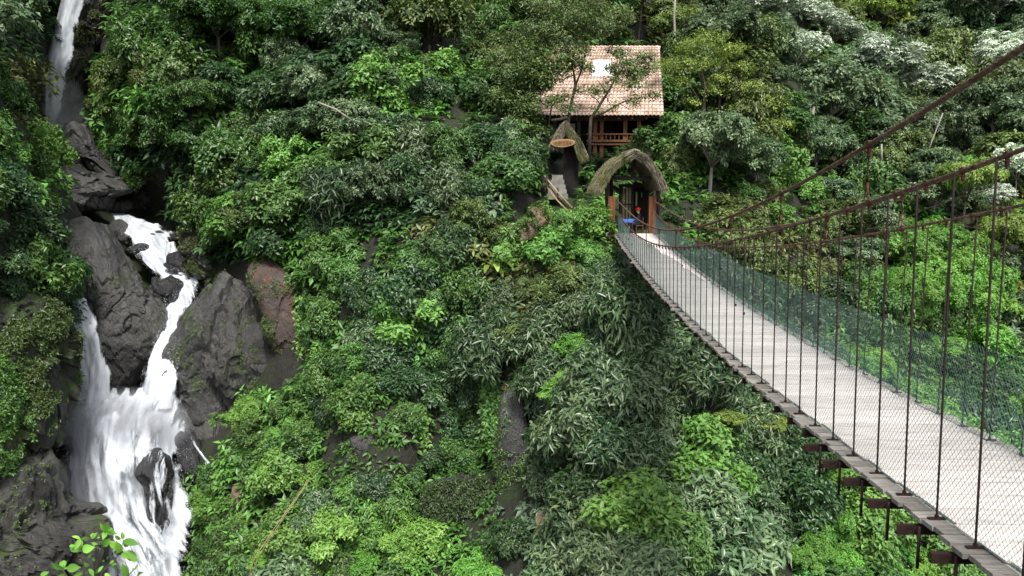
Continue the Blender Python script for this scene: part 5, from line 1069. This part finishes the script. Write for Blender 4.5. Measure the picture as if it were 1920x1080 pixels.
LV = [(1110, 290, 1010, 180), (1110, 290, 1060, 400), (1110, 290, 1280, 330), (1120, 260, 1200, 250), (1100, 300, 1130, 190), (720, 400, 600, 350), (720, 400, 650, 560), (740, 420, 720, 560), (740, 400, 890, 400), (930, 400, 900, 290), (930, 410, 1020, 370), (900, 400, 960, 310), (760, 570, 900, 530), (740, 580, 530, 500), (640, 500, 540, 510), (1000, 500, 880, 460), (1060, 500, 1140, 430), (1330, 410, 1230, 360),
      (1360, 410, 1360, 300), (1370, 440, 1590, 465), (1370, 450, 1450, 540), (1290, 560, 1160, 430), (1280, 570, 1220, 640), (1330, 600, 1270, 460), (1380, 600, 1600, 730), (1350, 620, 1440, 690), (1300, 600, 1390, 620), (1310, 600, 1300, 680), (470, 840, 460, 700), (470, 850, 280, 790), (480, 850, 560, 820), (530, 850, 690, 830), (130, 950, 240, 900), (1240, 720, 1150, 780), (1180, 760, 1270, 790), (1200, 820, 1280, 860), (1440, 950, 1340, 800), (1540, 860, 1600, 780), (1530, 880, 1500, 830), (1600, 900, 1640, 960), (840, 820, 800, 770), (850, 860, 940, 960),
      (1000, 900, 1060, 800), (960, 860, 1000, 940), (830, 680, 900, 640), (900, 720, 960, 690), (1120, 680, 1160, 700), (1080, 720, 1060, 760), (760, 900, 640, 960), (500, 930, 400, 960), (880, 960, 820, 1010), (1100, 920, 1180, 1000), (1020, 1010, 940, 1080), (1300, 1010, 1380, 1050), (700, 1010, 620, 1080), (200, 1000, 90, 1050), (350, 1040, 420, 1000), (560, 1060, 500, 1010)]
rl = random.Random(8)
for i, (x0, y0, x1, y1) in enumerate(LV):
    a, b = spr(x0, y0), spr(x1, y1, rl.uniform(-.06, .06)); t = (b - a); L = t.length; t.normalize(); vw = a.normalized()
    s = t.cross(vw).normalized(); s = (s + vw * rl.uniform(-.9, .9)).normalized(); nn_ = s.cross(t); nn_ = nn_ if nn_.dot(vw) < 0 else -nn_; w0 = L * rl.uniform(.19, .3); mb = MB(); K_ = 8
    for k in range(K_ + 1):
        u = k / K_; w = w0 * math.sin(math.pi * min(1, u * .9 + .06)) ** .8 * (1 - u ** 6); c_ = a + t * L * u - nn_ * L * .1 * u * u * 2
        mb.v += [c_ - s * w + nn_ * w * .3, c_, c_ + s * w + nn_ * w * .3]
    for k in range(K_):
        for e in (0, 1): mb.f.append((3 * k + e, 3 * k + e + 1, 3 * k + 4 + e, 3 * k + 3 + e))
    mb.v = [v - sprig.location for v in mb.v]; me = mb.mesh('leaf', True); at = me.attributes.new('tone', 'FLOAT', 'POINT'); at.data.foreach_set('value', [rl.uniform(.1, .9)] * len(me.vertices)); link('leaf', me, sprig, M['sprig'])

# ------------------------------------------------------------------ spray hanging at the foot of the chutes
def mist(label, px, py, Y, rx, ry, rz, dens):
    mb = sph((0, 0, 0), 1, rx, ry, rz, 12); o = mb.build('mist', None, None, True); o.location = P(px, py, Y); tag(o, label, 'mist', kind='stuff')
    m = bpy.data.materials.new('mist'); m.use_nodes = True; n = m.node_tree.nodes; l = m.node_tree.links; n.remove(n['Principled BSDF']); pv = n.new('ShaderNodeVolumePrincipled')
    tc = n.new('ShaderNodeTexCoord'); mp = n.new('ShaderNodeMapping'); mp.inputs['Scale'].default_value = (1 / rx, 1 / ry, 1 / rz); l.new(tc.outputs['Object'], mp.inputs[0])
    vl = n.new('ShaderNodeVectorMath'); vl.operation = 'LENGTH'; l.new(mp.outputs[0], vl.inputs[0]); r = ramp(n, [(.25, 1), (1, 0)]); l.new(vl.outputs['Value'], r.inputs[0])
    t = N(n, 'ShaderNodeTexNoise', Scale=.7, Detail=4); l.new(tc.outputs['Object'], t.inputs['Vector']); r2 = ramp(n, [(.35, .2), (.7, 1)]); l.new(t.outputs[0], r2.inputs[0])
    mu = n.new('ShaderNodeMath'); mu.operation = 'MULTIPLY'; l.new(r.outputs[0], mu.inputs[0]); l.new(r2.outputs[0], mu.inputs[1]); mv = n.new('ShaderNodeMath'); mv.operation = 'MULTIPLY'; mv.inputs[1].default_value = dens; l.new(mu.outputs[0], mv.inputs[0])
    l.new(mv.outputs[0], pv.inputs['Density']); pv.inputs['Color'].default_value = (.93, .95, 1, 1); pv.inputs['Anisotropy'].default_value = .2; l.new(pv.outputs[0], n['Material Output'].inputs['Volume']); o.data.materials.append(m)
mist('soft spray drifting at the foot of the two chutes', 230, 795, 49.0, 4.3, 2.3, 2.3, 1.5)
mist('soft spray in front of the lower half of the main fall', 195, 930, 46.8, 3.4, 1.8, 3.4, .7)
mist('thin spray drifting at the foot of the tall waterfall', 85, 235, 81.5, 4.5, 2.5, 6, .5)
def droplets(rows, n, label, seed, sz=(.015, .05), sp_=.5, rim=.5):
    rs = np.random.RandomState(seed); R_ = np.array(rows, float); t = rs.uniform(0, len(R_) - 1, n); i = t.astype(int); f = (t - i)[:, None]; r = R_[i] * (1 - f) + R_[np.minimum(i + 1, len(R_) - 1)] * f
    u = rs.uniform(0, 1, n); e = rs.uniform(size=n) < rim; u = np.where(e, np.where(rs.uniform(size=n) < .5, rs.normal(.03, .03, n), rs.normal(.97, .03, n)), u)
    px = r[:, 0] * (1 - u) + r[:, 2] * u; py = r[:, 1] * (1 - u) + r[:, 3] * u + rs.normal(size=n) * 3; c = PA(px, py, r[:, 4] - np.abs(rs.normal(size=n)) * sp_ - .5)
    d = norm(rs.normal(size=(n, 3)) * np.array([.4, .4, 1])); s1 = norm(np.cross(d, rs.normal(size=(n, 3)))); L = rs.uniform(*sz, (n, 1)) * rs.uniform(.5, 1.5, (n, 1))
    v = np.stack([c - s1 * L * .5, c + s1 * L * .5, c + d * L * 1.6], 1).reshape(-1, 3); return tag(link('spray', npmesh('spray', v, np.arange(3 * n).reshape(-1, 3)), None, M['foam']), label, 'spray', kind='stuff')
M['foam'] = noisy('white_foam', [(.3, (.48, .51, .55)), (.7, (.58, .6, .64))], 2, .6, 0)
droplets(MF[2:-1], 7000, 'flying droplets around the broad main fall', 1, sz=(.01, .03), sp_=.6, rim=.15)
droplets([(130,570,160,570,51),(134,630,184,630,50),(136,710,208,705,49.4)], 1500, 'flying droplets along the left chute', 2, sz=(.01, .03), sp_=.2, rim=.3)
droplets([(215,424,300,420,66),(250,475,318,462,62),(292,520,372,512,58.5),(308,565,368,562,56.3),(293,635,342,635,52.8),(262,710,332,712,50.4)], 3500, 'splashing foam along the rapids and the right chute', 3, sz=(.01, .035), sp_=.2, rim=.25)
